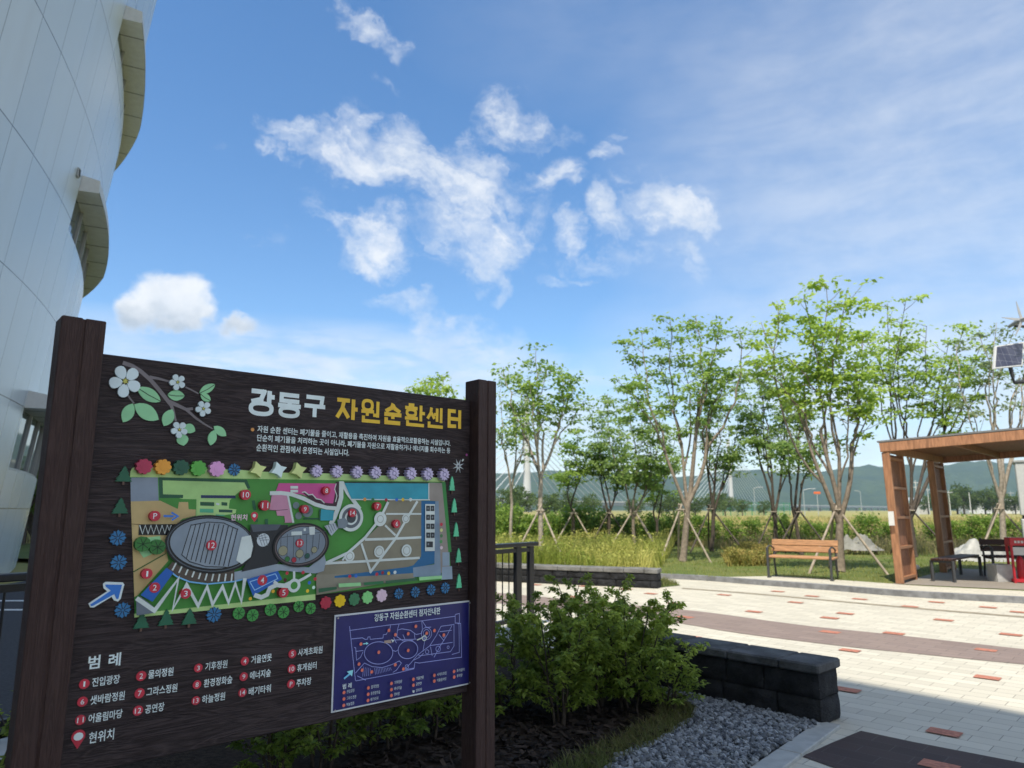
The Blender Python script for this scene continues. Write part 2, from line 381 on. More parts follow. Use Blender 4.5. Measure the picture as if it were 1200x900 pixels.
band("paving_band", [exts(up, 4)] + up + [ext(up, 5)], [exts(lo, 4)] + lo + [ext(lo, 5)], .004, M_brown)
du = [ground(*p) for p in [(975, 871), (1009, 857), (1070, 870), (1200, 895)]]
dk = [du[0], du[1], du[2], du[3], du[3] + (du[3] - du[2]).normalized() * 3]
e_ = (du[0] - du[1]).normalized()
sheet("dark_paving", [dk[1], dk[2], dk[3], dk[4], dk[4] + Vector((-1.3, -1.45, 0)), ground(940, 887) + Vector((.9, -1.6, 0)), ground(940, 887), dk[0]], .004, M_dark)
# drain line across the plaza
ln = [ground(*p) for p in [(800, 689), (880, 695), (1060, 711), (1200, 722.5)]]
ln2 = [p + Vector((-.06, -.17, 0)) for p in ln]
band("drain_line", ln + [ext(ln, 4)], ln2 + [ext(ln2, 4)], .004, mat("worn drain pavers", (.27, .235, .175), .8, .2, 8))
reds = [(1111, 861), (1003, 808), (997, 762), (1155, 793.7), (1147, 761), (1048, 743), (976, 741), (794, 706.6), (810, 745), (804.6, 723), (881, 715.5), (930, 706), (971.6, 724.5),
        (987, 719), (1105, 726.5), (1066, 710), (1095, 705.8), (1160, 711), (1197, 718), (906, 692.8), (883, 716), (953.5, 699), (1010, 702), (681, 687), (732.5, 690), (764, 696), (629, 685), (673, 699), (1096, 898.5), (655, 726), (700, 704), (1180, 742), (850, 697)]
b = MB(); rx = Vector((math.cos(ROWDIR), math.sin(ROWDIR), 0)); ry = Vector((-rx.y, rx.x, 0))
seen_ = set()
for x, y in reds:
    c = ground(x, y, .008); k = 1 if c.y < 9 else 1.15
    u = round(c.dot(rx) / .15) * .15; v = (math.floor(c.dot(ry) / .15) + .5) * .15
    if any(abs(u - a_) < .3 and abs(v - b_) < .2 for a_, b_ in seen_): continue
    seen_.add((u, v)); c = rx * u + ry * v + Vector((0, 0, .008)); hx, hy = .1 * k, .073 * k
    b.poly([c - rx * hx - ry * hy, c + rx * hx - ry * hy, c + rx * hx + ry * hy, c - rx * hx + ry * hy], M_red)
structure("red_pavers", b)

# raised terrace with the benches and its granite kerb
ZT = 0.10
back = [ground(*p, ZT) for p in [(770, 671.3), (797, 673.5), (856, 676.5), (880, 673.5), (975, 679.5), (1045, 683.5)]]
b = MB(); kk = [p for p in kerb]
nrm = [Vector((-(kk[min(i + 1, len(kk) - 1)] - kk[max(i - 1, 0)]).y, (kk[min(i + 1, len(kk) - 1)] - kk[max(i - 1, 0)]).x)).normalized() for i in range(len(kk))]
inner = [kk[i] + nrm[i] * .15 for i in range(len(kk))]
for i in range(len(kk) - 1):
    b.add([(*kk[i], 0), (*kk[i + 1], 0), (*kk[i + 1], ZT), (*kk[i], ZT), (*inner[i], ZT), (*inner[i + 1], ZT)], [(0, 1, 2, 3), (3, 2, 5, 4)], M_granite)
structure("kerb", b)
i0 = min(range(len(kk)), key=lambda i: (kk[i] - Vector((ground(850, 681).x, ground(850, 681).y))).length)
outer = [kk[i] + nrm[i] * (.15 + min(1.0, max(0.0, (i - i0) * .5))) for i in range(len(kk))]
terr = [(p.x, p.y) for p in inner[i0:]] + [(p.x, p.y) for p in reversed(outer[i0 + 1:])]
sheet("terrace_paving", terr, ZT, M_pave)
lawn = [(p.x, p.y) for p in inner] + [(40, 6), (60, 31), (-30, 31), (-16, 22), (-4.2, 18.0), (.5, 16.05), (2.6, 14.9)]
sheet("lawn", lawn, ZT - .004, M_lawn)
sheet("grass_patch", [(2.86, 14.36), (3.4, 14.8), (3.3, 16.0), (2.7, 16.7), (2.2, 16.2), (2.4, 14.9)], .012, M_lawn)

# planting bed with mulch, its grass edge, gravel and granite edging
E1, E2 = ground(940, 862), ground(885, 900); ed = (E2 - E1).normalized(); en = Vector((ed.y, -ed.x, 0))
edge_far = E1 - ed * .35
b = MB()
for k in range(5):
    p0 = edge_far + ed * (k * .8 + .004); p1 = edge_far + ed * ((k + 1) * .8 - .004)
    b.box((p0 + p1) / 2 - en * .075 + Vector((0, 0, .0)), ((p1 - p0).length, .15, .05), M_granite_light, rz=math.atan2(ed.y, ed.x), bev=.006)
structure("edging_stones", b)
gz = .012
bed = [(1.62, 6.2), (2.05, 5.45), (E1.x, E1.y)] + [tuple((E1 + ed * 4)[:2])] + [(-3.4, 1.2), (-3.3, 4.4), (-.1, 8.4), (.6, 8.1)]
sheet("planting_bed", bed, gz - .004, M_soil)

# road and parking beyond the railing, between it and the building
sheet("road", [(-4.5, 3.0), (-9.4, 2.8), (-10.4, 15.5), (-13, 26), (-9, 27), (-5.2, 14), (-3.1, 5.6)], .004, M_asphalt)
b = MB()
for x, y, l in [(-8.55, 12.3, 1.6), (-8.15, 11.2, 1.5), (-7.0, 8.3, 1.4), (-6.3, 6.9, 1.3), (-9.0, 14.5, 1.7)]:
    b.poly([(x - l / 2, y - .09, .008), (x + l / 2, y - .06, .008), (x + l / 2, y + .09, .008), (x - l / 2, y + .06, .008)], mat("white road paint", (.7, .72, .72), .7, .15, 20))
structure("road_markings", b)

# wooded hills across the river
def hill_mat():
    m = bpy.data.materials.new("forest hillside"); m.use_nodes = True; t = NT(m.node_tree); p = t.n['Principled BSDF']
    co = t.node('ShaderNodeTexCoord').outputs['Object']
    a = t.ramp(t.noise(co, .012, 6, .65), .35, .65); f = t.ramp(t.noise(co, .09, 3, .6), .3, .7)
    c = t.mix(a, lin((.03, .055, .022)), lin((.055, .085, .03))); c = t.mix(t.math('MULTIPLY', f, .5), c, lin((.025, .045, .018)))
    t.l.new(c, p.inputs['Base Color']); p.inputs['Roughness'].default_value = .95; p.inputs['Specular IOR Level'].default_value = .05
    bn = t.node('ShaderNodeBump'); bn.inputs['Strength'].default_value = 1; bn.inputs['Distance'].default_value = 9
    t.l.new(t.noise(co, .06, 4, .7), bn.inputs['Height']); t.l.new(bn.outputs[0], p.inputs['Normal'])
    return m
from mathutils import noise as mnoise
def hills():
    b = MB(); NX, NY = 190, 26; vs = []
    ridge = [(-300, 560), (350, 557), (560, 556), (640, 552), (720, 557), (800, 559), (860, 553), (930, 556), (985, 551), (1040, 549), (1085, 545), (1140, 543), (1200, 541), (1300, 539), (1500, 548), (1900, 556)]
    xs = [r[0] for r in ridge]; ys = [r[1] for r in ridge]
    for j in range(NY):
        t = j / (NY - 1); Y = 1750 + 900 * t
        for i in range(NX):
            px = -300 + 2200 * i / (NX - 1); X = at(px, 598, 2350).x * (.86 + .22 * t)
            top = at(px, np.interp(px, xs, ys), 2350).z
            prof = math.sin(min(1, t / .72) * math.pi / 2) ** 1.3 if t < .72 else 1 - (t - .72) * .8
            z = top * prof + (mnoise.fractal(Vector((X * .006, Y * .006, 3)), 1, 2, 6) * 22 + mnoise.fractal(Vector((X * .03, Y * .03, 9)), 1, 2, 3) * 4) * min(1, t * 4) * (1 - .75 * max(0, 1 - abs(t - .72) * 8))
            vs.append((X, Y, max(z, -1) if j else -1))
    b.add(vs, [(j * NX + i, j * NX + i + 1, (j + 1) * NX + i + 1, (j + 1) * NX + i) for j in range(NY - 1) for i in range(NX - 1)], hill_mat(), True)
    structure("hills", b)
hills()


# ================================================================ BUILDING
BC = Vector((-41.89, .976)); BR0, BK, BH = 34.11, .1118, 20.0
def panel_mat():
    m = bpy.data.materials.new("pale metal cladding"); m.use_nodes = True; t = NT(m.node_tree); p = t.n['Principled BSDF']
    uv = t.node('ShaderNodeUVMap').outputs[0]; s = t.node('ShaderNodeSeparateXYZ'); t.l.new(uv, s.inputs[0])
    def line(v, wd):
        f = t.math('FRACT', v); return t.math('LESS_THAN', t.math('MINIMUM', f, t.math('SUBTRACT', 1.0, f)), wd)
    j = t.math('MAXIMUM', line(s.outputs[0], .0065), line(s.outputs[1], .0050))
    cell = t.node('ShaderNodeTexWhiteNoise'); cell.noise_dimensions = '2D'
    fl = t.node('ShaderNodeVectorMath', operation='FLOOR'); t.l.new(uv, fl.inputs[0]); t.l.new(fl.outputs[0], cell.inputs['Vector'])
    co = t.node('ShaderNodeTexCoord').outputs['Object']
    base = t.mix(cell.outputs['Value'], lin((.475, .535, .58)), lin((.53, .59, .632)))
    base = t.mix(t.math('MULTIPLY', t.ramp(t.noise(t.mapping(co, (1, 1, .15)), 2.0, 5, .6),   .45, .75), .22), base, lin((.42, .44, .44)))
    t.l.new(t.mix(j, base, lin((.10, .11, .115))), p.inputs['Base Color'])
    t.l.new(t.math('ADD', t.math('MULTIPLY', cell.outputs['Value'], .06), .24), p.inputs['Roughness'])
    p.inputs['Specular IOR Level'].default_value = .6
    bn = t.node('ShaderNodeBump'); bn.inputs['Strength'].default_value = .06; bn.inputs['Distance'].default_value = .1
    t.l.new(t.noise(co, .5, 2, .5), bn.inputs['Height']); t.l.new(bn.outputs[0], p.inputs['Normal'])
    return m
M_panel = panel_mat()
M_hood = mat("hood metal", (.50, .515, .52), .5, .06, 10)
M_soffit = mat("soffit panels", (.70, .73, .76), .55, .06, 6)
M_glass = mat("dark window glass", (.06, .085, .10), .05, .1, 3, spec=1.0)
M_frame = mat("window frame metal", (.30, .31, .31), .4, .05, 10)
M_joint = mat("dark joint", (.06, .06, .06), .7, .1, 10)
bl = thing("building", "tall curved white panelled building with projecting window hoods, at the left edge", "building", (BC.x, BC.y, 0))
HOODS = [(13.0, 23.4, 38.5, .55), (8.55, 23.4, 40.5, .95), (3.62, 23.6, 36.5, 1.3)]
def rad(z): return BR0 + BK * z
def bp(th, z, off=0.0): a = R(th); r = rad(z) + off; return Vector((BC.x + r * math.cos(a), BC.y + r * math.sin(a), z))
zs = sorted(set([0, 1.55, 3.65, 5.75, 7.85, 9.95, 12.05, 14.15, 16.25, 18.35, 20.0] + [h[0] for h in HOODS] + [h[0] - h[3] for h in HOODS]))
ths = [(-60 + .5 * k) if k < 340 else None for k in range(340)]
ths = sorted(set([-60 + .5 * k for k in range(321)] + [h[1] for h in HOODS] + [h[2] for h in HOODS]))
pw = 1.02                                                          # panel width in metres
me_v = []; me_f = []; me_uv = []
for z in zs:
    for th in ths: me_v.append(tuple(bp(th, z) - Vector((BC.x, BC.y, 0))))
n = len(ths)
def inwin(th, z):
    return any(h[1] <= th < h[2] and h[0] - h[3] <= z < h[0] for h in HOODS)
for i in range(len(zs) - 1):
    for j in range(n - 1):
        if inwin((ths[j] + ths[j + 1]) / 2, (zs[i] + zs[i + 1]) / 2): continue
        me_f.append((i * n + j, i * n + j + 1, (i + 1) * n + j + 1, (i + 1) * n + j))
me = bpy.data.meshes.new("wall"); me.from_pydata(me_v, [], me_f); me.materials.append(M_panel)
uvl = me.uv_layers.new(name="uv")
for l in me.loops:
    v = me.vertices[l.vertex_index]; i, j = divmod(l.vertex_index, n)
    uvl.data[l.index].uv = (R(ths[j]) * BR0 / pw + .35, (zs[i] - 7.83) / 2.1 + 20)
me.polygons.foreach_set('use_smooth', [True] * len(me.polygons)); me.update()
o = bpy.data.objects.new("wall", me); C.objects.link(o); o.parent = bl
for z, t0, t1, WH in HOODS:
    arc = [t0 + (t1 - t0) * k / 14 for k in range(15)]
    prot = lambda th: .40 * min(1, max(.04, (t1 - th) / 6.0)) ** .7
    h = MB(); H_ = .30
    for a, c in zip(arc[:-1], arc[1:]):                             # soffit, fascia, top
        h.poly([bp(a, z, -.12), bp(c, z, -.12), bp(c, z, prot(c)), bp(a, z, prot(a))][::-1], M_soffit)
        h.poly([bp(a, z, prot(a)), bp(c, z, prot(c)), bp(c, z + H_, prot(c) * .9 - .0), bp(a, z + H_, prot(a) * .9)], M_hood)
        h.poly([bp(a, z + H_, prot(a) * .9), bp(c, z + H_, prot(c) * .9), bp(c, z + H_ + .08, -.05), bp(a, z + H_ + .08, -.05)], M_hood)
    h.poly([bp(t0, z, -.05), bp(t0, z, prot(t0)), bp(t0, z + H_, prot(t0) * .9), bp(t0, z + H_ + .08, -.05)], M_hood)
    h.poly([bp(t1, z, -.05), bp(t1, z, prot(t1)), bp(t1, z + H_, prot(t1) * .9), bp(t1, z + H_ + .08, -.05)][::-1], M_hood)
    ho = h.build("window_hood", bl)
    sj = MB()
    for a in arc[1:-1:2]: sj.beam(bp(a, z - .004, -.11), bp(a, z - .004, prot(a)), .018, .006, M_joint)
    for a, c in zip(arc[:-1], arc[1:]): sj.beam(bp(a, z + .02, prot(a) + .004), bp(c, z + .02, prot(c) + .004), .01, .02, M_frame)
    sj.build("soffit_joints", ho)
    g = MB()
    for a, c in zip(arc[:-1], arc[1:]):
        g.poly([bp(a, z - WH, -.10), bp(c, z - WH, -.10), bp(c, z - .01, -.10), bp(a, z - .01, -.10)], M_glass)
        g.poly([bp(a, z - WH, 0), bp(c, z - WH, 0), bp(c, z - WH, -.10), bp(a, z - WH, -.10)][::-1], M_frame)
    for th_ in (t0, t1): g.poly([bp(th_, z - WH, -.12), bp(th_, z - WH, 0), bp(th_, z, 0), bp(th_, z, -.12)], M_frame)
    go = g.build("window", bl)
    fr = MB()
    for a in [t0 + 2.2 * k for k in range(int((t1 - t0) / 2.2) + 1)]: fr.beam(bp(a, z - WH, -.075), bp(a, z - .02, -.075), .06, .06, M_frame)
    for a, c in zip(arc[:-1], arc[1:]): fr.beam(bp(a, z - WH + .03, -.075), bp(c, z - WH + .03, -.075), .06, .06, M_frame)
    fr.build("window_frame", go)
rf = MB(); rf.poly([bp(-60 + 5 * k, BH - .02) for k in range(72)], mat("roof membrane", (.35, .35, .34), .8, .1, 2)); rf.build("roof", bl)
# a small wall lamp bracket beside the middle hood
lb = MB(); q = bp(22.6, 8.75, .02); lb.box(q, (.06, .14, .22), M_frame, rz=R(22.6), bev=.02); lb.box(q + Vector((.03, 0, 0)), (.03, .09, .15), M_joint, rz=R(22.6)); lb.build("wall_lamp", bl)
# the second drum of the same building, behind the camera
S2 = Vector((-16.2, -17.13)); b2 = MB(); NS = 96
ring_ = lambda z, r: [(S2.x + r * math.cos(2 * math.pi * k / NS), S2.y + r * math.sin(2 * math.pi * k / NS), z) for k in range(NS)]
lv = [(0, 17.8), (5, 18.35), (10, 18.9), (15, 19.45), (20, 20.0)]
for (z0, r0), (z1, r1) in zip(lv[:-1], lv[1:]):
    a, c = ring_(z0, r0), ring_(z1, r1)
    b2.add(a + c, [(k, (k + 1) % NS, NS + (k + 1) % NS, NS + k) for k in range(NS)], mat("pale cladding rear drum", (.58, .61, .615), .3, .04, 1), True)
b2.poly(ring_(20, 20.0), M_hood); b2.build("rear_drum", bl)


# ================================================================ RAILING
M_rail = mat("black painted steel", (.012, .012, .014), .35, .2, 20)
rp0, rp1 = Vector((-4.6, 3.2, 0)), Vector((.27, 9.6, 0)); rd = (rp1 - rp0).normalized(); rL = (rp1 - rp0).length
rl = thing("railing", "black metal railing with thin balusters running behind the sign board", "railing", (rp0.x, rp0.y, 0))
b = MB(); b.beam(rp0 + Vector((0, 0, 1.06)), rp1 + rd * .06 + Vector((0, 0, 1.06)), .13, .05, M_rail, bev=.008); b.build("handrail", rl)
b = MB(); b.beam(rp0 + Vector((0, 0, .99)), rp1 + Vector((0, 0, .99)), .05, .05, M_rail); b.beam(rp0 + Vector((0, 0, .14)), rp1 + Vector((0, 0, .14)), .05, .05, M_rail); b.build("rail_bar", rl)
k = 0
while k * 1.6 < rL:
    p = rp1 - rd * (k * 1.6 + .05); b = MB(); b.box(p + Vector((0, 0, .52)), (.10, .06, 1.04), M_rail, rz=math.atan2(rd.y, rd.x), bev=.006); b.build("post", rl); k += 1
p = rp1 - rd * .33; b = MB(); b.box(p + Vector((0, 0, .52)), (.11, .06, 1.04), M_rail, rz=math.atan2(rd.y, rd.x), bev=.006); b.build("post", rl)
kk_ = 0
while kk_ * .13 < rL - .1:
    p = rp1 - rd * (.12 + kk_ * .13); b = MB(); b.tube([p + Vector((0, 0, .14)), p + Vector((0, 0, .99))], .009, M_rail, 6, False)
    kk_ += 1
    if kk_ < 70: b.build("baluster", rl)
# pale concrete path between the bed and the railing
sheet("path", [(-.2, 8.35), (-3.3, 4.3), (-4.5, 3.1), (-4.9, 3.4), (.1, 10.0), (.7, 9.6)], .004, mat("pale concrete path", (.40, .41, .40), .8, .12, 3, .15, 60))


# ================================================================ INFORMATION BOARD
SL = Vector((-1.35288, 2.29618, 0)); SRr = Vector((-.21563, 3.29981, 0)); SD = (SRr - SL).normalized(); SN = Vector((SD.y, -SD.x, 0))
BW, ZB, ZT_ = (SRr - SL).length, .7093, 2.0093
sign = thing("information_sign", "large dark brown wooden information board with a colourful raised site map and Korean title", "information board", SL, math.atan2(SD.y, SD.x))
def P(x, y, off=0.0):
    """photo pixel -> (u, v) on the board face"""
    r = ray(x, y); o0 = Vector((0, 0, CAM_H)); pl = SL + SN * off
    t = (pl - o0).dot(SN) / r.dot(SN); q = o0 + r * t
    return ((q - SL).dot(SD), q.z)
def pxm(u): return 1.0 / abs(P(600 + 0, 600)[1] - P(600, 601)[1]) if u is None else None
def vscale(x, y): return abs(P(x, y)[1] - P(x, y + 1)[1])           # metres per vertical photo pixel there
def wood_mat(name, a, c, sx):
    m = bpy.data.materials.new(name); m.use_nodes = True; t = NT(m.node_tree); p = t.n['Principled BSDF']
    co = t.node('ShaderNodeTexCoord').outputs['Object']
    v = t.mapping(co, sx)
    f = t.noise(v, 5, 6, .62, .9); g = t.noise(t.mapping(co, tuple(x * 6 for x in sx)), 5, 4, .6, .3)
    big = t.noise(t.mapping(co, tuple(x * .55 for x in sx)), 4, 3, .5, 1.6)
    rings = t.math('PINGPONG', t.math('MULTIPLY', big, 16.0), 1.0)      # cathedral grain
    k = t.math('ADD', t.math('MULTIPLY', rings, .22), t.math('ADD', t.math('MULTIPLY', f, .42), t.math('MULTIPLY', g, .40)))
    t.l.new(t.mix(t.ramp(k, .3, .8), lin(a), lin(c)), p.inputs['Base Color'])
    t.l.new(t.ramp(t.noise(co, 3, 5, .65), .3, .7, .50, .72), p.inputs['Roughness']); p.inputs['Specular IOR Level'].default_value = .3
    bn = t.node('ShaderNodeBump'); bn.inputs['Strength'].default_value = .9; bn.inputs['Distance'].default_value = .005
    t.l.new(k, bn.inputs['Height']); t.l.new(bn.outputs[0], p.inputs['Normal'])
    return m
M_board = wood_mat("dark stained board", (.0135, .0075, .0080), (.060, .041, .042), (.8, 6, 9))
M_post = wood_mat("dark stained post", (.037, .0185, .016), (.070, .038, .033), (14, 14, .8))
LV = lambda u, v, off: (u, -off, v)                                # local coordinates of the sign
class Art:
    """painted and cut-out artwork lying on the board, in the sign's own coordinates"""
    def __init__(s, base=.001, tf=None): s.b = MB(); s.base = base; s.k = 0; s.tf = tf or (lambda x, y: (x, y))
    def uv(s, pts): return [P(*s.tf(x, y)) for x, y in pts]
    def fill(s, uvs, material, th=None, lay=None):
        a = sum(uvs[i][0] * uvs[(i + 1) % len(uvs)][1] - uvs[(i + 1) % len(uvs)][0] * uvs[i][1] for i in range(len(uvs)))
        if a < 0: uvs = uvs[::-1]
        z = s.base + s.k * .00012; s.k += 1
        if th is None: s.b.poly([LV(u, v, z) for u, v in uvs], material)
        else:
            n = len(uvs); top = [LV(u, v, s.base + th + s.k * .00002) for u, v in uvs]; bot = [LV(u, v, 0) for u, v in uvs]
            s.b.add(top, [tuple(range(n))], material)
            s.b.add(bot + top, [(i, (i + 1) % n, n + (i + 1) % n, n + i) for i in range(n)], material)
    def poly(s, pts, material, th=None): s.fill(s.uv(pts), material, th)
    def disc(s, x, y, r, material, n=20, ry=None, rot=0, th=None):
        """r, ry in crop pixels measured vertically"""
        px = s.tf(x, y); c = P(*px); sc = abs(P(*s.tf(x, y))[1] - P(*s.tf(x, y + 1))[1]); ry = ry or r
        pts = []
        for k in range(n):
            t = 2 * math.pi * k / n; a, b_ = r * sc * math.cos(t), ry * sc * math.sin(t)
            pts.append((c[0] + a * math.cos(rot) - b_ * math.sin(rot), c[1] + a * math.sin(rot) + b_ * math.cos(rot)))
        s.fill(pts, material, th)
    def ell(s, x, y, rx, ry, material, rot=0, n=44, a0=0, a1=360):
        """ellipse drawn in crop pixels"""
        pts = []
        for k in range(n):
            t = R(a0 + (a1 - a0) * k / n); a, b_ = rx * math.cos(t), ry * math.sin(t); cr, sr = math.cos(R(rot)), math.sin(R(rot))
            pts.append((x + a * cr - b_ * sr, y + a * sr + b_ * cr))
        s.poly(pts, material)
    def ring(s, x, y, rx, ry, wd, material, rot=0, n=40, a0=0, a1=360):
        t_ = lambda k: R(a0 + (a1 - a0) * k / n); cr, sr = math.cos(R(rot)), math.sin(R(rot))
        pts = [(x + rx * math.cos(t_(k)) * cr - ry * math.sin(t_(k)) * sr, y + rx * math.cos(t_(k)) * sr + ry * math.sin(t_(k)) * cr) for k in range(n + 1)]
        s.stroke(pts, wd, material)
    def stroke(s, pts, wd, material, taper=1.0):
        """a painted line of one even mitred strip"""
        px = [Vector(s.tf(x, y)) for x, y in pts]; k = vscale(*px[0]) / vscale(px[0].x, px[0].y)
        sc = abs(P(*s.tf(*pts[0]))[1] - P(*s.tf(pts[0][0], pts[0][1] + 1))[1])
        q = [Vector(P(*p)) for p in px]; hw = wd * sc / 2; l, r = [], []
        for i, p in enumerate(q):
            d1 = (q[i] - q[i - 1]).normalized() if i else (q[1] - q[0]).normalized()
            d2 = (q[i + 1] - q[i]).normalized() if i < len(q) - 1 else d1
            n1, n2 = Vector((-d1.y, d1.x)), Vector((-d2.y, d2.x)); m_ = (n1 + n2); ml = m_.length
            m_ = m_ / ml if ml > 1e-3 else n1
            f = min(1.6, 1 / max(.3, m_.dot(n1))); h_ = hw * f * (1 + (taper - 1) * i / (len(q) - 1))
            l.append(p + m_ * h_); r.append(p - m_ * h_)
        z = s.base + s.k * .00012; s.k += 1
        n = len(q); vs = [LV(p.x, p.y, z) for p in l] + [LV(p.x, p.y, z) for p in r]
        s.b.add(vs, [(n + i, n + i + 1, i + 1, i) for i in range(n - 1)], material)
    def build(s, name, parent=None): return s.b.build(name, parent or sign, world=False)
def crop(x0, y0, k): return lambda x, y: (x0 + x / k, y0 + y / k)
cA, cB, cC, cT, cL, cBl = crop(120, 530, 4.2864), crop(320, 530, 4.5), crop(380, 690, 6), crop(280, 440, 4.2857), crop(70, 740, 3.75), crop(110, 400, 5.4545)

def text_faces(body, bold=0.0):
    c = bpy.data.curves.new('lettering', 'FONT'); c.body = body; c.resolution_u = 2; c.offset = bold
    o = bpy.data.objects.new('lettering', c); C.objects.link(o)
    m_ = bpy.data.meshes.new_from_object(o.evaluated_get(bpy.context.evaluated_depsgraph_get()))
    V = [tuple(v.co) for v in m_.vertices]; F = [tuple(p.vertices) for p in m_.polygons]
    bpy.data.objects.remove(o); bpy.data.curves.remove(c); bpy.data.meshes.remove(m_)
    return V, F
def text(b, body, u0, u1, vc, hgt, material, off=.0012, bold=.012):
    V, F = text_faces(body, bold); xs = [v[0] for v in V]; ys = [v[1] for v in V]
    x0, x1, y0, y1 = min(xs), max(xs), min(ys), max(ys)
    b.add([LV(u0 + (x - x0) / (x1 - x0) * (u1 - u0), vc + ((y - y0) / (y1 - y0) - .5) * hgt, off) for x, y, _ in V], F, material)

# --- posts and board
for u0, pw_ in ((-.136, .125), (BW + .028, .108)):
    p = MB(); u1 = u0 + pw_; um = (u0 + u1) / 2; top = 2.105
    p.box(((u0 + um - .003) / 2, -.0075, top / 2), (um - .003 - u0, .105, top), M_post, bev=.003)
    p.box(((u1 + um + .003) / 2, -.0075, top / 2), (u1 - um - .003, .105, top), M_post, bev=.003)
    p.box((um, -.0065, top / 2 - .0015), (.02, .099, top - .003), M_post)
    p.build("post", sign, world=False)
p = MB(); p.box(((BW + .013) / 2, .0185, (ZB + ZT_) / 2), (BW + .037, .037, ZT_ - ZB), M_board, bev=.003); p.build("board", sign, world=False)

W_ = paint('c9d3d4', 1.25); BLK = paint('17181c', 1.0); RED = paint('b02a3c', 1.25); YEL = paint('d9a92e', 1.3)
K = lambda h: paint(h, 1.2)

# --- blossom branch
a = Art(.001, cBl); BR = K('6f676a'); LG = K('86bd8e'); DKL = K('1d2320'); PET = K('c3cfd2')
for pts, w0, tp in (([(185, 137), (240, 155), (300, 192), (360, 245), (420, 315), (460, 365), (492, 405)], 26, .95), ([(490, 398), (508, 450), (524, 512)], 22, .5), ([(480, 385), (540, 412), (590, 436), (650, 490), (700, 525), (760, 560)], 26, .3),
                    ([(355, 228), (410, 238), (485, 258)], 20, .6), ([(585, 292), (625, 312), (668, 335)], 10, .9), ([(585, 436), (632, 430)], 20, .9), ([(205, 328), (228, 362), (256, 397)], 10, 1)): a.stroke(pts, w0, BR, tp)
for (x0, y0), (x1, y1), wd in (((275, 297), (427, 385), 82), ((468, 342), (580, 350), 68), ((672, 333), (774, 275), 54), ((680, 338), (745, 382), 48), ((185, 518), (248, 398), 78), ((256, 403), (412, 502), 96), ((445, 542), (500, 435), 74), ((572, 540), (645, 575), 62), ((572, 668), (556, 590), 76), ((764, 543), (843, 606), 54), ((742, 666), (766, 568), 56)):
    d = Vector((x1 - x0, y1 - y0)); n_ = Vector((-d.y, d.x)).normalized(); o_ = Vector((x0, y0)); pts = []
    for sgn in (1, -1):
        rr = range(0, 9) if sgn > 0 else range(8, -1, -1)
        for k in rr: t = k / 8; pts.append(tuple(o_ + d * t + n_ * sgn * wd * .5 * math.sin(math.pi * t) ** .75))
    a.poly([p for i, p in enumerate(pts) if i not in (8,)], LG, .002); a.k += 12; a.stroke([(x0, y0), (x0 + d.x * .5 + n_.x * 4, y0 + d.y * .5 + n_.y * 4), (x1, y1)], 4, DKL)
    # raise the vein above the leaf
    i0_ = len(a.b.v) - 6
    for i in range(i0_, len(a.b.v)): a.b.v[i] = (a.b.v[i][0], -.0042, a.b.v[i][2])
def blossom(x, y, r, ph):
    for k in range(5):
        t = R(ph + 72 * k); d = Vector((math.cos(t), math.sin(t))); n_ = Vector((-d.y, d.x)); pts = []
        for j in range(14):
            s_ = 2 * math.pi * j / 14; q = Vector((x, y)) + d * (r * (.58 + .42 * math.cos(s_))) + n_ * (r * .34 * math.sin(s_) * (1 + .25 * math.cos(s_))); pts.append((q.x, q.y))
        a.poly(pts, PET, .0055)
    a.poly([(x + r * (.26 if k % 2 else .12) * math.cos(R(30 * k)), y + r * (.26 if k % 2 else .12) * math.sin(R(30 * k))) for k in range(12)], K('3a3f2a'), .0062)
    a.poly([(x + r * (.2 if k % 2 else .1) * math.cos(R(30 * k + 10)), y + r * (.2 if k % 2 else .1) * math.sin(R(30 * k + 10))) for k in range(12)], K('b5b055'), .0068)
for x, y, r, ph in ((196, 257, 104, -44), (530, 263, 52, -40), (695, 432, 51, -44), (541, 566, 54, -50)): blossom(x, y, r, ph)
a.build("blossom_branch")

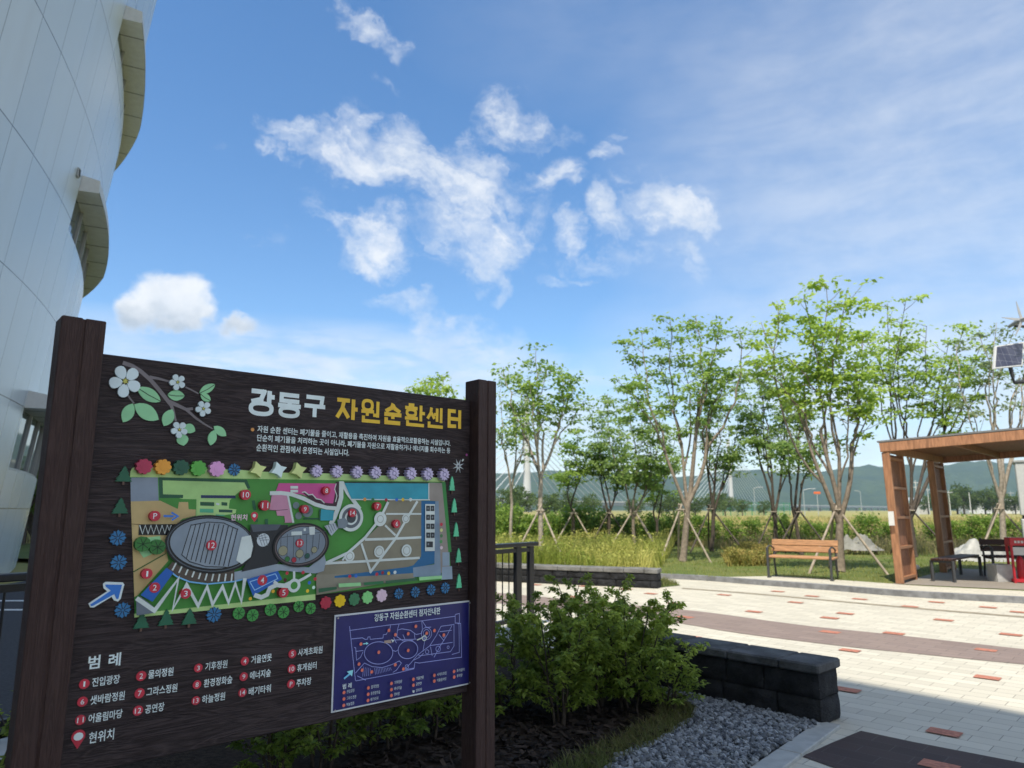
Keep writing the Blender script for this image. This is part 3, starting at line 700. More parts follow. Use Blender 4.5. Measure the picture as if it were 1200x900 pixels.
# --- title, drawn stroke by stroke
GL = {
 '강': ([(0, .93), (.56, .93), (.44, .60), (.02, .47)], [(.80, 1.0), (.80, .44)], [(.80, .74), (1.04, .74)], ('o', .47, .20, .46, .20)),
 '동': ([(.92, .94), (.12, .94), (.12, .66), (.94, .66)], [(.5, .64), (.5, .46)], [(-.02, .44), (1.02, .44)], ('o', .5, .16, .40, .16)),
 '구': ([(.06, .92), (.86, .92), (.82, .56)], [(-.02, .50), (1.02, .50)], [(.50, .48), (.50, -.02)]),
 '자': ([(0, .93), (.62, .93)], [(.34, .92), (.26, .5), (.02, .04)], [(.30, .52), (.58, .06)], [(.80, 1.02), (.80, -.02)], [(.80, .52), (1.02, .52)]),
 '원': (('o', .31, .80, .25, .20), [(-.02, .50), (.66, .52)], [(.30, .50), (.30, .30)], [(.62, .36), (.84, .36)], [(.86, 1.02), (.86, .26)], [(.10, .30), (.10, .06), (1.0, .06)]),
 '순': ([(.50, 1.02), (.42, .80), (.06, .60)], [(.50, .92), (.60, .78), (.94, .60)], [(-.02, .46), (1.02, .46)], [(.5, .46), (.5, .24)], [(.10, .30), (.10, .05), (.96, .05)]),
 '환': ([(.16, 1.0), (.46, 1.0)], [(-.02, .85), (.64, .85)], ('o', .31, .62, .23, .13), [(.31, .48), (.31, .36)], [(-.02, .34), (.66, .36)], [(.82, 1.02), (.82, .24)], [(.82, .64), (1.04, .64)], [(.12, .24), (.12, .04), (1.0, .04)]),
 '센': ([(.26, 1.0), (.22, .72), (.02, .42)], [(.24, .76), (.46, .44)], [(.42, .66), (.60, .66)], [(.62, .98), (.62, .30)], [(.88, 1.02), (.88, .26)], [(.12, .28), (.12, .05), (1.0, .05)]),
 '터': ([(.56, .93), (.08, .93), (.08, .08), (.60, .10)], [(.08, .50), (.54, .50)], [(.54, .50), (.84, .50)], [(.86, 1.02), (.86, -.02)])}
def glyph(b, ch, u0, u1, v0, v1, t, material, off):
    W2, H2 = u1 - u0, v1 - v0; t2 = t / 2
    mp = lambda x, y: Vector((u0 + t2 + x * (W2 - t), v0 + t2 + y * (H2 - t)))
    k = [0]
    def q(pts):
        z = off + k[0] * .00006; k[0] += 1; b.poly([LV(p[0], p[1], z) for p in pts], material)
    for st in GL[ch]:
        if st[0] == 'o':
            c = mp(st[1], st[2]); rx_, ry_ = st[3] * (W2 - t), st[4] * (H2 - t) + t * .15; N = 28; z = off + k[0] * .00006; k[0] += 1; tt = t * .92
            f = lambda r, i: LV(c.x + (rx_ + r) * math.copysign(abs(math.cos(2 * math.pi * i / N)) ** .8, math.cos(2 * math.pi * i / N)), c.y + (ry_ + r) * math.copysign(abs(math.sin(2 * math.pi * i / N)) ** .8, math.sin(2 * math.pi * i / N)), z)
            b.add([f(tt / 2, i) for i in range(N)] + [f(max(-tt / 2, -min(rx_, ry_) * .8), i) for i in range(N)], [(i, (i + 1) % N, N + (i + 1) % N, N + i) for i in range(N)], material)
        else:
            m_ = [mp(*p) for p in st]
            for p0, p1 in zip(m_[:-1], m_[1:]):
                d = (p1 - p0).normalized(); n_ = Vector((-d.y, d.x)); i = m_.index(p0)
                e0 = t2 * .9 if i > 0 else 0; e1 = t2 * .9 if p1 is not m_[-1] else 0
                q([p0 - d * e0 + n_ * t2, p0 - d * e0 - n_ * t2, p1 + d * e1 - n_ * t2, p1 + d * e1 + n_ * t2][::1])
def title(name, chars, material):
    b = MB()
    for ch, x0, x1, yt0, yt1, yb0, yb1 in chars:
        q0, q1, q2, q3 = P(*cT(x0, yt0)), P(*cT(x1, yt1)), P(*cT(x0, yb0)), P(*cT(x1, yb1))
        u0, u1 = (q0[0] + q2[0]) / 2, (q1[0] + q3[0]) / 2; v1, v0 = (q0[1] + q1[1]) / 2, (q2[1] + q3[1]) / 2
        glyph(b, ch, u0, u1, v0, v1, (v1 - v0) * (.168 if len(GL[ch]) < 6 else .14), material, .0015)
    b.build(name, sign, world=False)
title("white_title", [('강', 48, 184, 57, 68, 196, 208), ('동', 188, 318, 76, 88, 208, 216), ('구', 320, 440, 87, 97, 214, 222)], W_)
title("yellow_title", [('자', 482, 602, 102, 116, 224, 234), ('원', 608, 716, 116, 128, 240, 250), ('순', 722, 822, 128, 138, 248, 258), ('환', 828, 936, 136, 148, 254, 268), ('센', 938, 1030, 150, 160, 266, 274), ('터', 1042, 1124, 160, 170, 268, 278)], YEL)
b = MB()
for body, x0, y0, x1, y1 in (("자원 순환 센터는 폐기물을 줄이고, 재활용을 촉진하여 자원을 효율적으로활용하는 시설입니다.", 92, 276, 1062, 336), ("단순히 폐기물을 처리하는 곳이 아니라, 폐기물을 자원으로 재활용하거나 에너지를 회수하는 등", 90, 319, 1060, 374), ("순환적인 관점에서 운영되는 시설입니다.", 87, 361, 553, 389)):
    p0, p1 = P(*cT(x0, y0)), P(*cT(x1, y1)); text(b, body, p0[0], p1[0], (p0[1] + p1[1]) / 2, .0275, W_, bold=.016)
po = b.build("paragraph_lettering", sign, world=False)
a = Art(.001, cT); a.disc(68, 272, 9, K('c98a4a')); a.build("bullet_dot")

# --- site map
a = Art(.0012, cA); bA = lambda L: [((320 + x / 4.5 - 120) * 4.2864, (530 + y / 4.5 - 530) * 4.2864) for x, y in L]   # crop B -> crop A
G_ = K('3f8135'); LGR = K('a9c680'); GREY = K('7c8694'); TAN = K('b59d6c'); DG = K('1f4f38'); TAU = K('7d7766'); WH = K('c2c9c6'); BLU = K('1f58a6'); TEAL = K('2c8fa3'); NAVY = K('1f5f8c'); CHAR = K('22252b')
S_ = 4.2864 / 4.5
a.poly([(138, 126), (140, 98), (150, 78), (170, 72), (690, 88), (760, 95)] + bA([(60, 108), (300, 112), (900, 135), (905, 160)]) + bA([(400, 154), (0, 145)]) + [(700, 136), (280, 126)], LGR)
a.poly([(140, 124)] + bA([(905, 156), (940, 668), (225, 752)]) + [(162, 814)], G_)
a.poly([(160, 830), (160, 811), (500, 775)] + bA([(222, 748), (222, 778)]), LGR)
a.poly([(140, 127), (278, 126), (282, 243), (142, 247)], GREY)
a.poly([(142, 247), (290, 243), (378, 285), (384, 250), (430, 250), (432, 286), (468, 288), (468, 318), (400, 335), (335, 400), (312, 440), (322, 500), (330, 545), (180, 715), (160, 728)], TAN)
a.poly([(300, 138), (712, 150), (730, 185), (690, 195), (640, 240), (632, 282), (672, 287), (668, 306), (640, 312), (470, 322), (472, 236), (405, 235), (300, 212)], K('9bbf78'))
a.poly([(282, 125), (725, 138), (742, 180), (728, 184), (712, 152), (302, 141), (304, 211), (405, 214), (404, 230), (286, 230)], DG)
a.poly([(490, 238), (638, 242), (634, 284), (672, 288), (668, 306), (600, 318), (478, 318), (484, 244)], K('a4c57f'))
for x0, y0, x1, y1, m_ in ((494, 215, 668, 232, K('1d2d52')), (490, 249, 561, 270, DG), (597, 250, 626, 269, DG), (488, 283, 557, 304, K('4ea27e')), (584, 287, 652, 303, K('1d4a40')), (570, 254, 586, 266, WH), (568, 312, 612, 320, K('4ea27e'))):
    a.poly([(x0, y0), (x1, y0 + 2), (x1, y1), (x0, y1 - 2)], m_)
for q in ([(748, 243), (764, 241), (772, 290), (758, 292)], [(813, 336), (830, 334), (831, 372), (816, 374)], [(765, 318), (778, 318), (780, 349), (766, 349)]): a.poly(q, K('1f5a3c'))
a.stroke([(155, 600), (318, 508)], 6, K('3d5c2a')); a.stroke([(142, 360), (185, 362)], 3, K('6b5a3c'))
a.poly([(183, 362), (372, 360), (340, 400), (326, 416), (180, 416)], BLK)
a.stroke([(186, 366), (200, 410), (214, 366), (228, 410), (242, 366), (256, 410), (270, 366), (284, 410), (298, 366), (312, 408), (324, 366), (334, 392), (344, 366)], 5, WH)
a.poly([(192, 432), (288, 420), (292, 440), (276, 500), (205, 530), (180, 495)], K('8fc38e'))
# pink gardens and their paths
a.poly(bA([(28, 163), (328, 165), (320, 288), (265, 285), (262, 265), (200, 245), (150, 222), (10, 212)]), K('bb4a86'))
a.poly([(850, 205)] + bA([(75, 226), (104, 370), (55, 372)]) + [(915, 350), (912, 320), (875, 318), (870, 292), (836, 290)], K('b9829a'))
a.stroke([(836, 290), (870, 292)] + bA([(75, 302)]), 3, K('5a3a48'))
a.poly(bA([(330, 155), (345, 155), (345, 290), (262, 284), (266, 266), (314, 270), (326, 205)]), K('3a2230')); a.poly(bA([(150, 210), (200, 225), (240, 250), (268, 262), (266, 285), (205, 258)]), K('3a2230'))
a.stroke(bA([(150, 212), (165, 208), (185, 225), (205, 222), (225, 245), (250, 250), (268, 268)]), 5, WH); a.stroke(bA([(330, 165), (322, 195), (334, 230), (326, 262)]), 4, WH)
a.stroke(bA([(-20, 216), (40, 215), (95, 222), (160, 245), (220, 275), (280, 292), (345, 297)]), 20, WH)
a.stroke(bA([(357, 153), (356, 240), (342, 290), (320, 345), (300, 380)]), 24, WH); a.stroke(bA([(362, 160), (390, 215), (425, 260), (455, 300)]), 20, WH); a.stroke(bA([(74, 222), (104, 372)]), 10, WH)
for x, y, r in ((118, 280, 18), (131, 335, 19), (178, 310, 32)): a.disc(*bA([(x, y)])[0], r * S_, K('68767a'))
a.disc(*bA([(178, 310)])[0], 17 * S_, K('4d585c'))
a.poly(bA([(250, 300), (318, 308), (312, 360), (245, 360)]), TEAL); a.stroke(bA([(157, 350), (238, 350)]), 8, DG); a.stroke(bA([(243, 300), (243, 360)]), 8, DG)
for x, y, r in ((88, 178, 9), (88, 198, 9)): a.poly(bA([(x, y), (x + 40, y), (x + 40, y + 14), (x, y + 14)]), WH)
a.poly(bA([(372, 162), (814, 165), (815, 250), (410, 246)]), TEAL); a.stroke(bA([(372, 158), (814, 161)]), 5, CHAR)
# the taupe field with its paths
a.poly(bA([(610, 252), (778, 254), (776, 548), (735, 596), (560, 640), (222, 650), (262, 592), (380, 556), (490, 450), (560, 380)]), TAU); a.poly(bA([(222, 645), (732, 632), (742, 662), (225, 752)]), K('857f70'))
a.poly(bA([(320, 652), (740, 600), (740, 636), (560, 648), (320, 662)]), NAVY)
a.poly(bA([(777, 256), (850, 258), (848, 585), (738, 612), (640, 628), (735, 595), (776, 550)]), NAVY)
a.poly(bA([(818, 160), (886, 162), (926, 600), (876, 640), (868, 258), (818, 255)]), K('8b827b')); a.poly(bA([(885, 158), (904, 158), (936, 525), (920, 527)]), K('2f7a3c'))
a.poly(bA([(850, 258), (868, 258), (880, 655), (735, 657), (733, 608), (846, 590)]), K('788a9c')); a.poly(bA([(888, 527), (925, 527), (926, 597), (888, 599)]), K('8898a8')); a.poly(bA([(886, 603), (938, 600), (941, 668), (882, 671)]), K('8898a8'))
a.stroke(bA([(405, 249), (822, 251)]), 6, WH); a.stroke(bA([(816, 163), (816, 252)]), 6, WH)
for pts, wd in (([(602, 262), (560, 350), (480, 450), (390, 530), (265, 588)], 14), ([(756, 258), (700, 350), (640, 455), (505, 635)], 13), ([(480, 460), (620, 456), (776, 448)], 13), ([(265, 586), (480, 574), (768, 556)], 13), ([(590, 325), (776, 325)], 9), ([(585, 385), (640, 438)], 11), ([(460, 480), (480, 540), (508, 625)], 12), ([(390, 530), (360, 570)], 10)): a.stroke(bA(pts), wd, WH)
for x, y, r, r2 in ((560, 352, 38, 17), (694, 350, 24, 14), (398, 548, 29, 17), (553, 523, 31, 19), (697, 517, 32, 19)):
    p_ = bA([(x, y)])[0]; a.disc(*p_, r * S_, WH, 28); a.disc(*p_, (r2 + 3) * S_, K('8b8a80'), 24); a.disc(*p_, r2 * S_, WH, 24)
a.poly(bA([(795, 273), (846, 274), (845, 520), (794, 521)]), WH)
for r_ in range(5):
    for c_ in range(2):
        if r_ == 4 and c_: continue
        x, y = 800 + c_ * 23, 282 + r_ * 47; h = [(x, y), (x + 20, y), (x + 20, y + 28), (x, y + 28)]; a.poly(bA(h if r_ < 4 else [(x, y), (x + 34, y), (x + 34, y + 30), (x, y + 30)]), K('2a2e34'))
        a.disc(*bA([(x + 10, y + 14)])[0], 6, K('6a7076'), 8)
# tower
p_ = bA([(404, 345)])[0]; a.disc(*p_, 72 * S_, WH, 32); a.disc(*p_, 55 * S_, K('565d65'), 32); a.disc(*p_, 38 * S_, WH, 28); a.disc(*p_, 28 * S_, K('3c4148'), 24)
a.poly(bA([(330, 355), (370, 345), (390, 370), (372, 400), (335, 400)]), K('6f7982')); a.poly(bA([(262, 388), (318, 372), (335, 400), (300, 440), (285, 420)]), K('a5adb5'))
for k in range(5): a.stroke(bA([(268 + k * 13, 386 - k * 3), (290 + k * 10, 432 - k * 8)]), 3, K('5a6068'))
# buildings
a.poly([(655, 600), (850, 560)] + bA([(30, 590), (180, 606), (262, 540), (270, 575), (258, 625), (215, 638), (120, 630)]) + [(885, 592), (720, 640), (655, 645)], K('8a95a1'))
a.poly([(735, 362), (943, 365)] + bA([(70, 385), (30, 560)]) + [(870, 560), (690, 600), (735, 520)], CHAR)
a.poly([(735, 362), (890, 362), (870, 390), (750, 400)], K('4a515c'))
a.disc(800, 440, 33, K('b8bfc4'), 24)
for k in (-1, 0, 1): a.stroke([(775 + 10 * k, 425 + 6 * k + 10), (820 + 8 * k, 420 + 14 * k + 5)], 3, K('6b727a')); a.stroke([(790 + 16 * k, 412), (808 + 14 * k, 468)], 3, K('6b727a'))
a.poly([(345, 548), (318, 582), (365, 618), (430, 645), (520, 655), (655, 643), (655, 590), (500, 605), (390, 575)], K('4b4038'))
for k in range(10):
    t = k / 9; x = 352 + 285 * t; y = 578 + 60 * math.sin(min(1, t * 1.25) * math.pi / 2) - 6 * t
    a.stroke([(x - 8 + 10 * t, y + 14), (x + 12 - 6 * t, y - 24)], 8, WH)
a.stroke([(318, 585), (365, 622), (430, 649), (520, 660), (655, 647), (700, 636)], 7, K('6fabd6'))
a.ell(533, 462, 226, 147, BLK, 3); a.ell(534, 461, 216, 137, K('4e565f'), 3); a.ell(535, 460, 212, 133, BLK, 3); a.ell(538, 458, 206, 125, K('7d8894'), 3)
a.poly([(435, 368), (520, 350), (600, 355), (672, 385), (625, 575), (500, 570), (420, 545), (388, 515)], K('858f9a'))
for k in range(11):
    t = k / 10; a.stroke([(438 + t * 232, 362 - 14 * math.sin(math.pi * t) + 20 * t), (390 + t * 232, 515 + 58 * t ** .5)], 4.5, CHAR)
a.stroke([(438, 366), (520, 350), (600, 355), (672, 388)], 4, CHAR); a.stroke([(388, 512), (430, 548), (510, 572), (622, 576)], 4, CHAR)
a.poly([(690, 425), (735, 416), (746, 470), (735, 525), (690, 560), (662, 542)], WH)
eb = bA([(136, 488)])[0]; a.ell(*eb, 150 * S_, 114 * S_, BLK, -14); a.ell(*eb, 140 * S_, 104 * S_, K('5a4f52'), -14); a.ell(*eb, 133 * S_, 97 * S_, BLK, -14); a.ell(*eb, 129 * S_, 93 * S_, K('717c88'), -14)
for k in range(7): a.stroke(bA([(30 + k * 34, 430), (28 + k * 33, 540 + (30 if 0 < k < 5 else 0) - (30 if k == 6 else 0))]), 3, K('414851'))
a.stroke(bA([(20, 450), (265, 418)]), 3, K('414851'))
for q in ([(84, 418), (140, 416), (140, 436), (84, 438)], [(177, 393), (208, 392), (207, 433), (180, 435)], [(148, 402), (160, 400), (160, 414), (149, 415)]): a.poly(bA(q), WH)
for x, y, r, h in ((40, 518, 25, '8b8870'), (127, 533, 21, '8b8870'), (204, 513, 16, '8b8870'), (62, 562, 13, '2f6e3a'), (97, 566, 13, 'a02a3c'), (167, 545, 13, '1f4f45')):
    q = bA([(x, y)])[0]; a.disc(*q, (r + 2) * S_, CHAR, 18); a.disc(*q, r * S_, K(h), 18)
# ponds, zigzag, spring garden
a.poly([(312, 578), (347, 602), (242, 748), (182, 714)], BLU); a.poly([(160, 728), (182, 722), (245, 770), (255, 803), (162, 816)], K('5f6874'))
a.stroke([(162, 730), (252, 792), (372, 632), (343, 785), (412, 662), (470, 768), (515, 672), (542, 762), (592, 672), (622, 752), (656, 656), (686, 748), (704, 630)], 21, WH)
a.poly([(712, 636), (868, 594), (890, 636), (744, 718)], BLU); a.stroke([(728, 648), (856, 608), (868, 632), (752, 690), (728, 648)], 4, K('8fb8dc'))
a.stroke([(750, 714), (785, 726), (815, 712), (828, 680), (862, 664), (900, 668), (940, 650), (950, 640)], 22, WH)
q = bA([(97, 700)])[0]; a.disc(*q, 36 * S_, WH, 28); a.disc(*q, 20 * S_, G_, 24); a.stroke(bA([(97, 672), (97, 626)]), 12, WH); a.stroke(bA([(118, 678), (150, 662), (186, 640)]), 14, WH); a.stroke(bA([(70, 705), (20, 702), (-10, 680)]), 16, WH)
for q, h in (([(330, 690), (446, 684), (448, 702), (332, 710)], '8fc68a'), ([(463, 684), (566, 676), (568, 692), (465, 699)], '2b6b45'), ([(577, 676), (740, 660), (742, 674), (579, 691)], '2b5a3f'), ([(753, 656), (873, 648), (875, 664), (755, 674)], '8fc68a'), ([(225, 716), (320, 706), (320, 720), (225, 738)], '2b5a3f')): a.poly(bA(q), K(h))
for x, y, h in ((468, 249, 'c9863a'), (510, 250, '2b6b45'), (580, 252, '8e2436'), (635, 250, '2a62b5'), (668, 250, 'd8b02a'), (708, 250, 'c8cfcc'), (870, 380, 'b02a3c'), (870, 410, 'd0d088'), (870, 440, '3f6f45'), (868, 470, '4a8a50'), (870, 502, 'd0b8c0'), (388, 652, 'b02a3c'), (420, 650, '2a62b5'), (530, 641, 'b02a3c'), (560, 633, '8e2436'), (592, 636, 'd8b02a'), (625, 631, 'c8cfcc'), (58, 635, 'b02a3c'), (142, 632, 'b02a3c'), (48, 670, '4a1c22'), (205, 665, 'b02a3c'), (175, 685, '2a62b5'), (165, 728, 'd8b02a'), (197, 710, 'bcd8c8')): a.disc(*bA([(x, y)])[0], 9, K(h), 10)
for x, y, h in ((912, 605, 'b02a3c'), (902, 640, '4a1c22'), (842, 695, 'd8a52a'), (728, 732, 'd8a52a')): a.disc(x, y, 9, K(h), 10)
a.stroke([(295, 320), (345, 321)], 11, K('3f74c4')); a.stroke([(334, 302), (366, 321), (336, 340)], 10, K('3f74c4'))
a.poly([(748, 350), (732, 326), (730, 312), (738, 302), (749, 299), (760, 302), (767, 312), (765, 326)], RED); a.disc(748, 318, 9, WH, 14)
smap = a.build("site_map")
b = MB(); p0, p1 = P(*cA(634, 327)), P(*cA(716, 326)); text(b, "현위치", p0[0], p1[0], p0[1], .022, K('d8b8c4'), off=.0245, bold=.02); lo_ = b
for i, v in enumerate(lo_.v): lo_.v[i] = (v[0], -.0215, v[2])
lo_.build("lettering", smap, world=False)

# --- numbered badges on the map
NB = MB()
def badge(px, r, label_, parent, off, name="number_badge"):
    c = P(*px); sc = vscale(*px); N = 22; b = MB(); rr = r * sc
    t_ = [LV(c[0] + rr * math.cos(2 * math.pi * k / N), c[1] + rr * math.sin(2 * math.pi * k / N), off) for k in range(N)]; b.poly(t_, RED)
    b.add(t_ + [(p[0], 0, p[2]) for p in t_], [(k, N + k, N + (k + 1) % N, (k + 1) % N) for k in range(N)], RED)
    hw = rr * (.35 if len(label_) == 1 else .62); hw = rr * .17 if label_ == '1' else hw
    text(b, label_, c[0] - hw, c[0] + hw, c[1], rr * 1.08, W_, off=off + .0004, bold=.002)
    b.build(name, parent, world=False)
for x, y, s in ((709, 214, '10'), (805, 267, '11'), (537, 466, '12'), (215, 608, '1'), (253, 677, '2'), (408, 707, '3'), (791, 641, '4'), (898, 702, '5'), (255, 320, 'P')): badge(cA(x, y), 6.0, s, smap, .0235)
for x, y, s in ((268, 203, '8'), (155, 300, '9'), (405, 320, '14'), (537, 285, '7'), (637, 377, '6'), (127, 478, '13')): badge(cB(x, y), 4.9, s, smap, .0235)

# --- cut-out trees and flowers round the map
def cutout(name, px, polys, th=.006, label=None):
    """polys: (list of (dx, dy up) in vertical photo pixels, material)"""
    c = P(*px); sc = vscale(*px); b = MB(); z = th
    for pts, m_, dz in polys:
        uv = [(c[0] + x * sc, c[1] + y * sc) for x, y in pts]
        ar = sum(uv[i][0] * uv[(i + 1) % len(uv)][1] - uv[(i + 1) % len(uv)][0] * uv[i][1] for i in range(len(uv)))
        if ar < 0: uv = uv[::-1]
        n = len(uv); top = [LV(u, v, th + dz) for u, v in uv]; b.poly(top, m_)
        b.add(top + [(p[0], 0.0, p[2]) for p in top], [(i, n + i, n + (i + 1) % n, (i + 1) % n) for i in range(n)], m_)
    o = b.build(name, sign, world=False)
    if label: o['label'] = label
    return o
def lobes(r, n, d=.20, ph=0): return [(r * (1 - d + d * abs(math.cos(n * t / 2)) ** .8) * math.cos(t + ph), r * (1 - d + d * abs(math.cos(n * t / 2)) ** .8) * math.sin(t + ph)) for t in [2 * math.pi * k / (n * 6) for k in range(n * 6)]]
def spikes(r, n, q, ph=0): return [((r if k % 2 == 0 else r * q) * math.cos(math.pi * k / n + ph), (r if k % 2 == 0 else r * q) * math.sin(math.pi * k / n + ph)) for k in range(2 * n)]
def bar(x0, y0, x1, y1, w_):
    d = Vector((x1 - x0, y1 - y0)).normalized(); n_ = Vector((-d.y, d.x)) * w_ / 2
    return [(x0 + n_.x, y0 + n_.y), (x0 - n_.x, y0 - n_.y), (x1 - n_.x, y1 - n_.y), (x1 + n_.x, y1 + n_.y)]
TRK = K('5a4238')
for (x, y), h, nm in (((200, 73), 'a83250', 'red'), ((295, 75), 'dc9436', 'orange'), ((385, 78), '21523f', 'dark green'), ((472, 82), '57a344', 'green'), ((565, 85), 'cf93c2', 'pink')):
    cutout("flower_cutout", cA(x, y), [(lobes(9.2, 9), K(h), .0), (lobes(4, 9), paint(h, 1.0), .001)], .026, nm + " scalloped flower cut-out")
for (x, y), h, nm in (((275, 793), 'a3293f', 'crimson'), ((350, 783), 'd9b312', 'yellow'), ((425, 775), '3a7550', 'dark green'), ((495, 765), '7fc47a', 'light green'), ((570, 755), 'd9bccb', 'pale pink')):
    cutout("flower_cutout", cB(x, y), [(lobes(7.6, 8), K(h), .0)] + [(bar(0, 0, 6 * math.cos(t), 6 * math.sin(t), .5), paint(h, .8), .0006) for t in (0.4, 1.7, 2.9, 4.2, 5.4)], .006, nm + " scalloped flower below the map")
def blue(px, r): cutout("blue_shrub_cutout", px, [(spikes(r, 12, .78), K('2c6c9c'), 0)] + [(bar(r * .15 * math.cos(t), r * .15 * math.sin(t), r * .95 * math.cos(t), r * .95 * math.sin(t), .9), BLK, .0006) for t in [math.pi * k / 4 + .3 for k in range(8)]], .006)
for x, y in ((660, 88),): 
    c_ = cA(x, y); blue(c_, 7.6)
for x, y in ((75, 430), (80, 553), (100, 792), (558, 815)): blue(cA(x, y), 9.4)
for x, y in ((660, 745), (747, 737), (830, 725), (905, 715)): blue(cB(x, y), 6.8)
for px, h in ((cA(770, 88), 'ccd38c'), (cA(873, 90), 'c9dcda'), (cB(122, 97), 'c6cf88')): cutout("star_flower_cutout", px, [(spikes(10, 4, .52, .35), K(h), 0)], .026)
for x, y in ((218, 100), (325, 103), (430, 106), (528, 108), (622, 112), (714, 113), (803, 116), (887, 118)):
    cutout("lilac_flower_cutout", cB(x, y), [(spikes(7.6, 12, .72), K('bbaecb'), 0), (lobes(3.2, 5), K('8f84a8'), .0006), (lobes(1.8, 5), K('c8bcd6'), .0012), (bar(1, -2.4, 4.8, -5.2, .7), BLK, .0006), (bar(-1, 3, -4.6, 5, .7), BLK, .0006)], .026)
def pine(px, s, h='1f5a42'):
    pts = []; lv_ = [(0, 11), (3.2, 6.5), (2.2, 6.2), (5.6, 1.5), (4.2, 1.2), (8.4, -4.5), (6.6, -4.6), (9.2, -7.5)]
    pts = lv_ + [(-x, y) for x, y in reversed(lv_[1:])]
    cutout("pine_cutout", px, [([(x * s, y * s) for x, y in pts], K(h), .001), (bar(0, -11.5 * s, 0, -7 * s, 2.4 * s), TRK, 0)])
for x, y in ((107, 115), (88, 275), (195, 850), (318, 835), (435, 830)): pine(cA(x, y), 1.0)
for x, y in ((683, 808), (752, 818), (842, 790), (907, 802)): cutout("round_tree_cutout", cA(x, y), [(lobes(7.2, 11, .07), K('3f8c42'), 0)] + [(bar(0, 0, 6 * math.cos(t), 6 * math.sin(t), .8), paint('1f4a24', 1.0), .0006) for t in [2 * math.pi * k / 7 + .2 for k in range(7)]])
for x, y in ((132, 812), (195, 823)): cutout("round_tree_cutout", cB(x, y), [(lobes(6.6, 11, .07), K('3f8c42'), 0)] + [(bar(0, 0, 5.6 * math.cos(t), 5.6 * math.sin(t), .8), paint('1f4a24', 1.0), .0006) for t in [2 * math.pi * k / 7 + .5 for k in range(7)]])
for x, y in ((193, 460), (267, 475)): cutout("round_tree_cutout", cA(x, y), [(lobes(8.8, 11, .06), K('2f6a30'), 0)] + [(bar(0, 0, 7.4 * math.cos(t), 7.4 * math.sin(t), .9), paint('173a1c', 1.0), .0006) for t in [2 * math.pi * k / 7 + .2 for k in range(7)]], .026)
for x, y in ((940, 170), (952, 285), (962, 412), (975, 548), (977, 683)):
    cutout("cone_tree_cutout", cB(x, y), [([(0, 9.5), (1.6, 6), (2.6, 2), (2.4, .5), (3.6, -3), (3.2, -4), (4, -7), (-4, -7), (-3.2, -4), (-3.6, -3), (-2.4, .5), (-2.6, 2), (-1.6, 6)], K('5fc093'), .001), (bar(0, -11, 0, -6.5, 1.2), TRK, 0)])
cutout("compass_rose", cB(975, 73), [(spikes(8.4, 8, .25, .39), K('b9bfc2'), 0), (lobes(1.6, 5), K('5a6068'), .001), (bar(5.5, 6, 7.6, 8.3, 1.6), WH, 0), (lobes(0.01 + 1.3, 5), K('b9bfc2'), .0)], .004)
a = Art(.0012, cB); a.disc(1020, 14, 7, K('a04a8a'), 8); a.build("compass_mark")
for off, wd, col in ((0.004, 0, W_), (.0052, 1, K('2f6fc0'))):
    a = Art(off, crop(0, 620, 3.21)); g = 0 if wd == 0 else 1
    if not g: a.poly([(331, 280), (402, 234), (388, 222), (386, 206), (396, 198), (460, 200), (466, 208), (452, 262), (442, 272), (428, 268), (418, 254), (352, 294), (338, 294)], col, .002)
    else: a.poly([(338, 283), (415, 231), (396, 216), (394, 208), (457, 209), (443, 262), (436, 262), (428, 244), (348, 288), (341, 289)], col, .0022)
    a.build("entrance_arrow")

# --- legend
leg = [('1', 107, 230, "진입광장", 142, 213, 264), ('2', 357, 195, "물의정원", 389, 185, 499), ('3', 608, 160, "기후정원", 639, 151, 736), ('4', 812, 130, "거울연못", 841, 119, 931), ('5', 1021, 98, "사계초화원", 1047, 90, 1154),
       ('6', 99, 308, "샛바람정원", 134, 295, 285), ('7', 350, 271, "그라스정원", 381, 256, 516), ('8', 602, 233, "환경정화숲", 633, 220, 758), ('9', 807, 198, "에너지숲", 835, 188, 927), ('10', 1018, 164, "휴게쉼터", 1043, 156, 1128),
       ('11', 90, 388, "어울림마당", 126, 375, 275), ('12', 343, 347, "공연장", 375, 336, 459), ('13', 597, 303, "하늘정원", 625, 293, 726), ('14', 802, 268, "배기타워", 830, 257, 927), ('P', 1015, 230, "주차장", 1040, 222, 1105)]
for n_, x, y, s, x0, yc, x1 in leg:
    c_ = cL(x, y); badge(c_, 5.7 if x < 400 else 5.0, n_, sign, .0035, "legend_badge")
    ym = y - (x0 + x1 - 2 * x) / 2 * (.128 if x < 500 else .135)
    p0, p1 = P(*cL(x0, y - (x0 - x) * .15)), P(*cL(x1, y - (x1 - x) * .15)); b = MB(); text(b, s, p0[0], p1[0], (p0[1] + p1[1]) / 2, .0268, W_, bold=.012); b.build("legend_lettering", sign, world=False)
p0, p1 = P(*cL(125, 137)), P(*cL(268, 120)); 
for ch_, f0_, f1_ in (("범", 0, .36), ("례", .62, 1)):
    b = MB(); text(b, ch_, p0[0] + (p1[0] - p0[0]) * f0_, p0[0] + (p1[0] - p0[0]) * f1_, (p0[1] + p1[1]) / 2, .040, W_, bold=.02); b.build("legend_heading", sign, world=False)

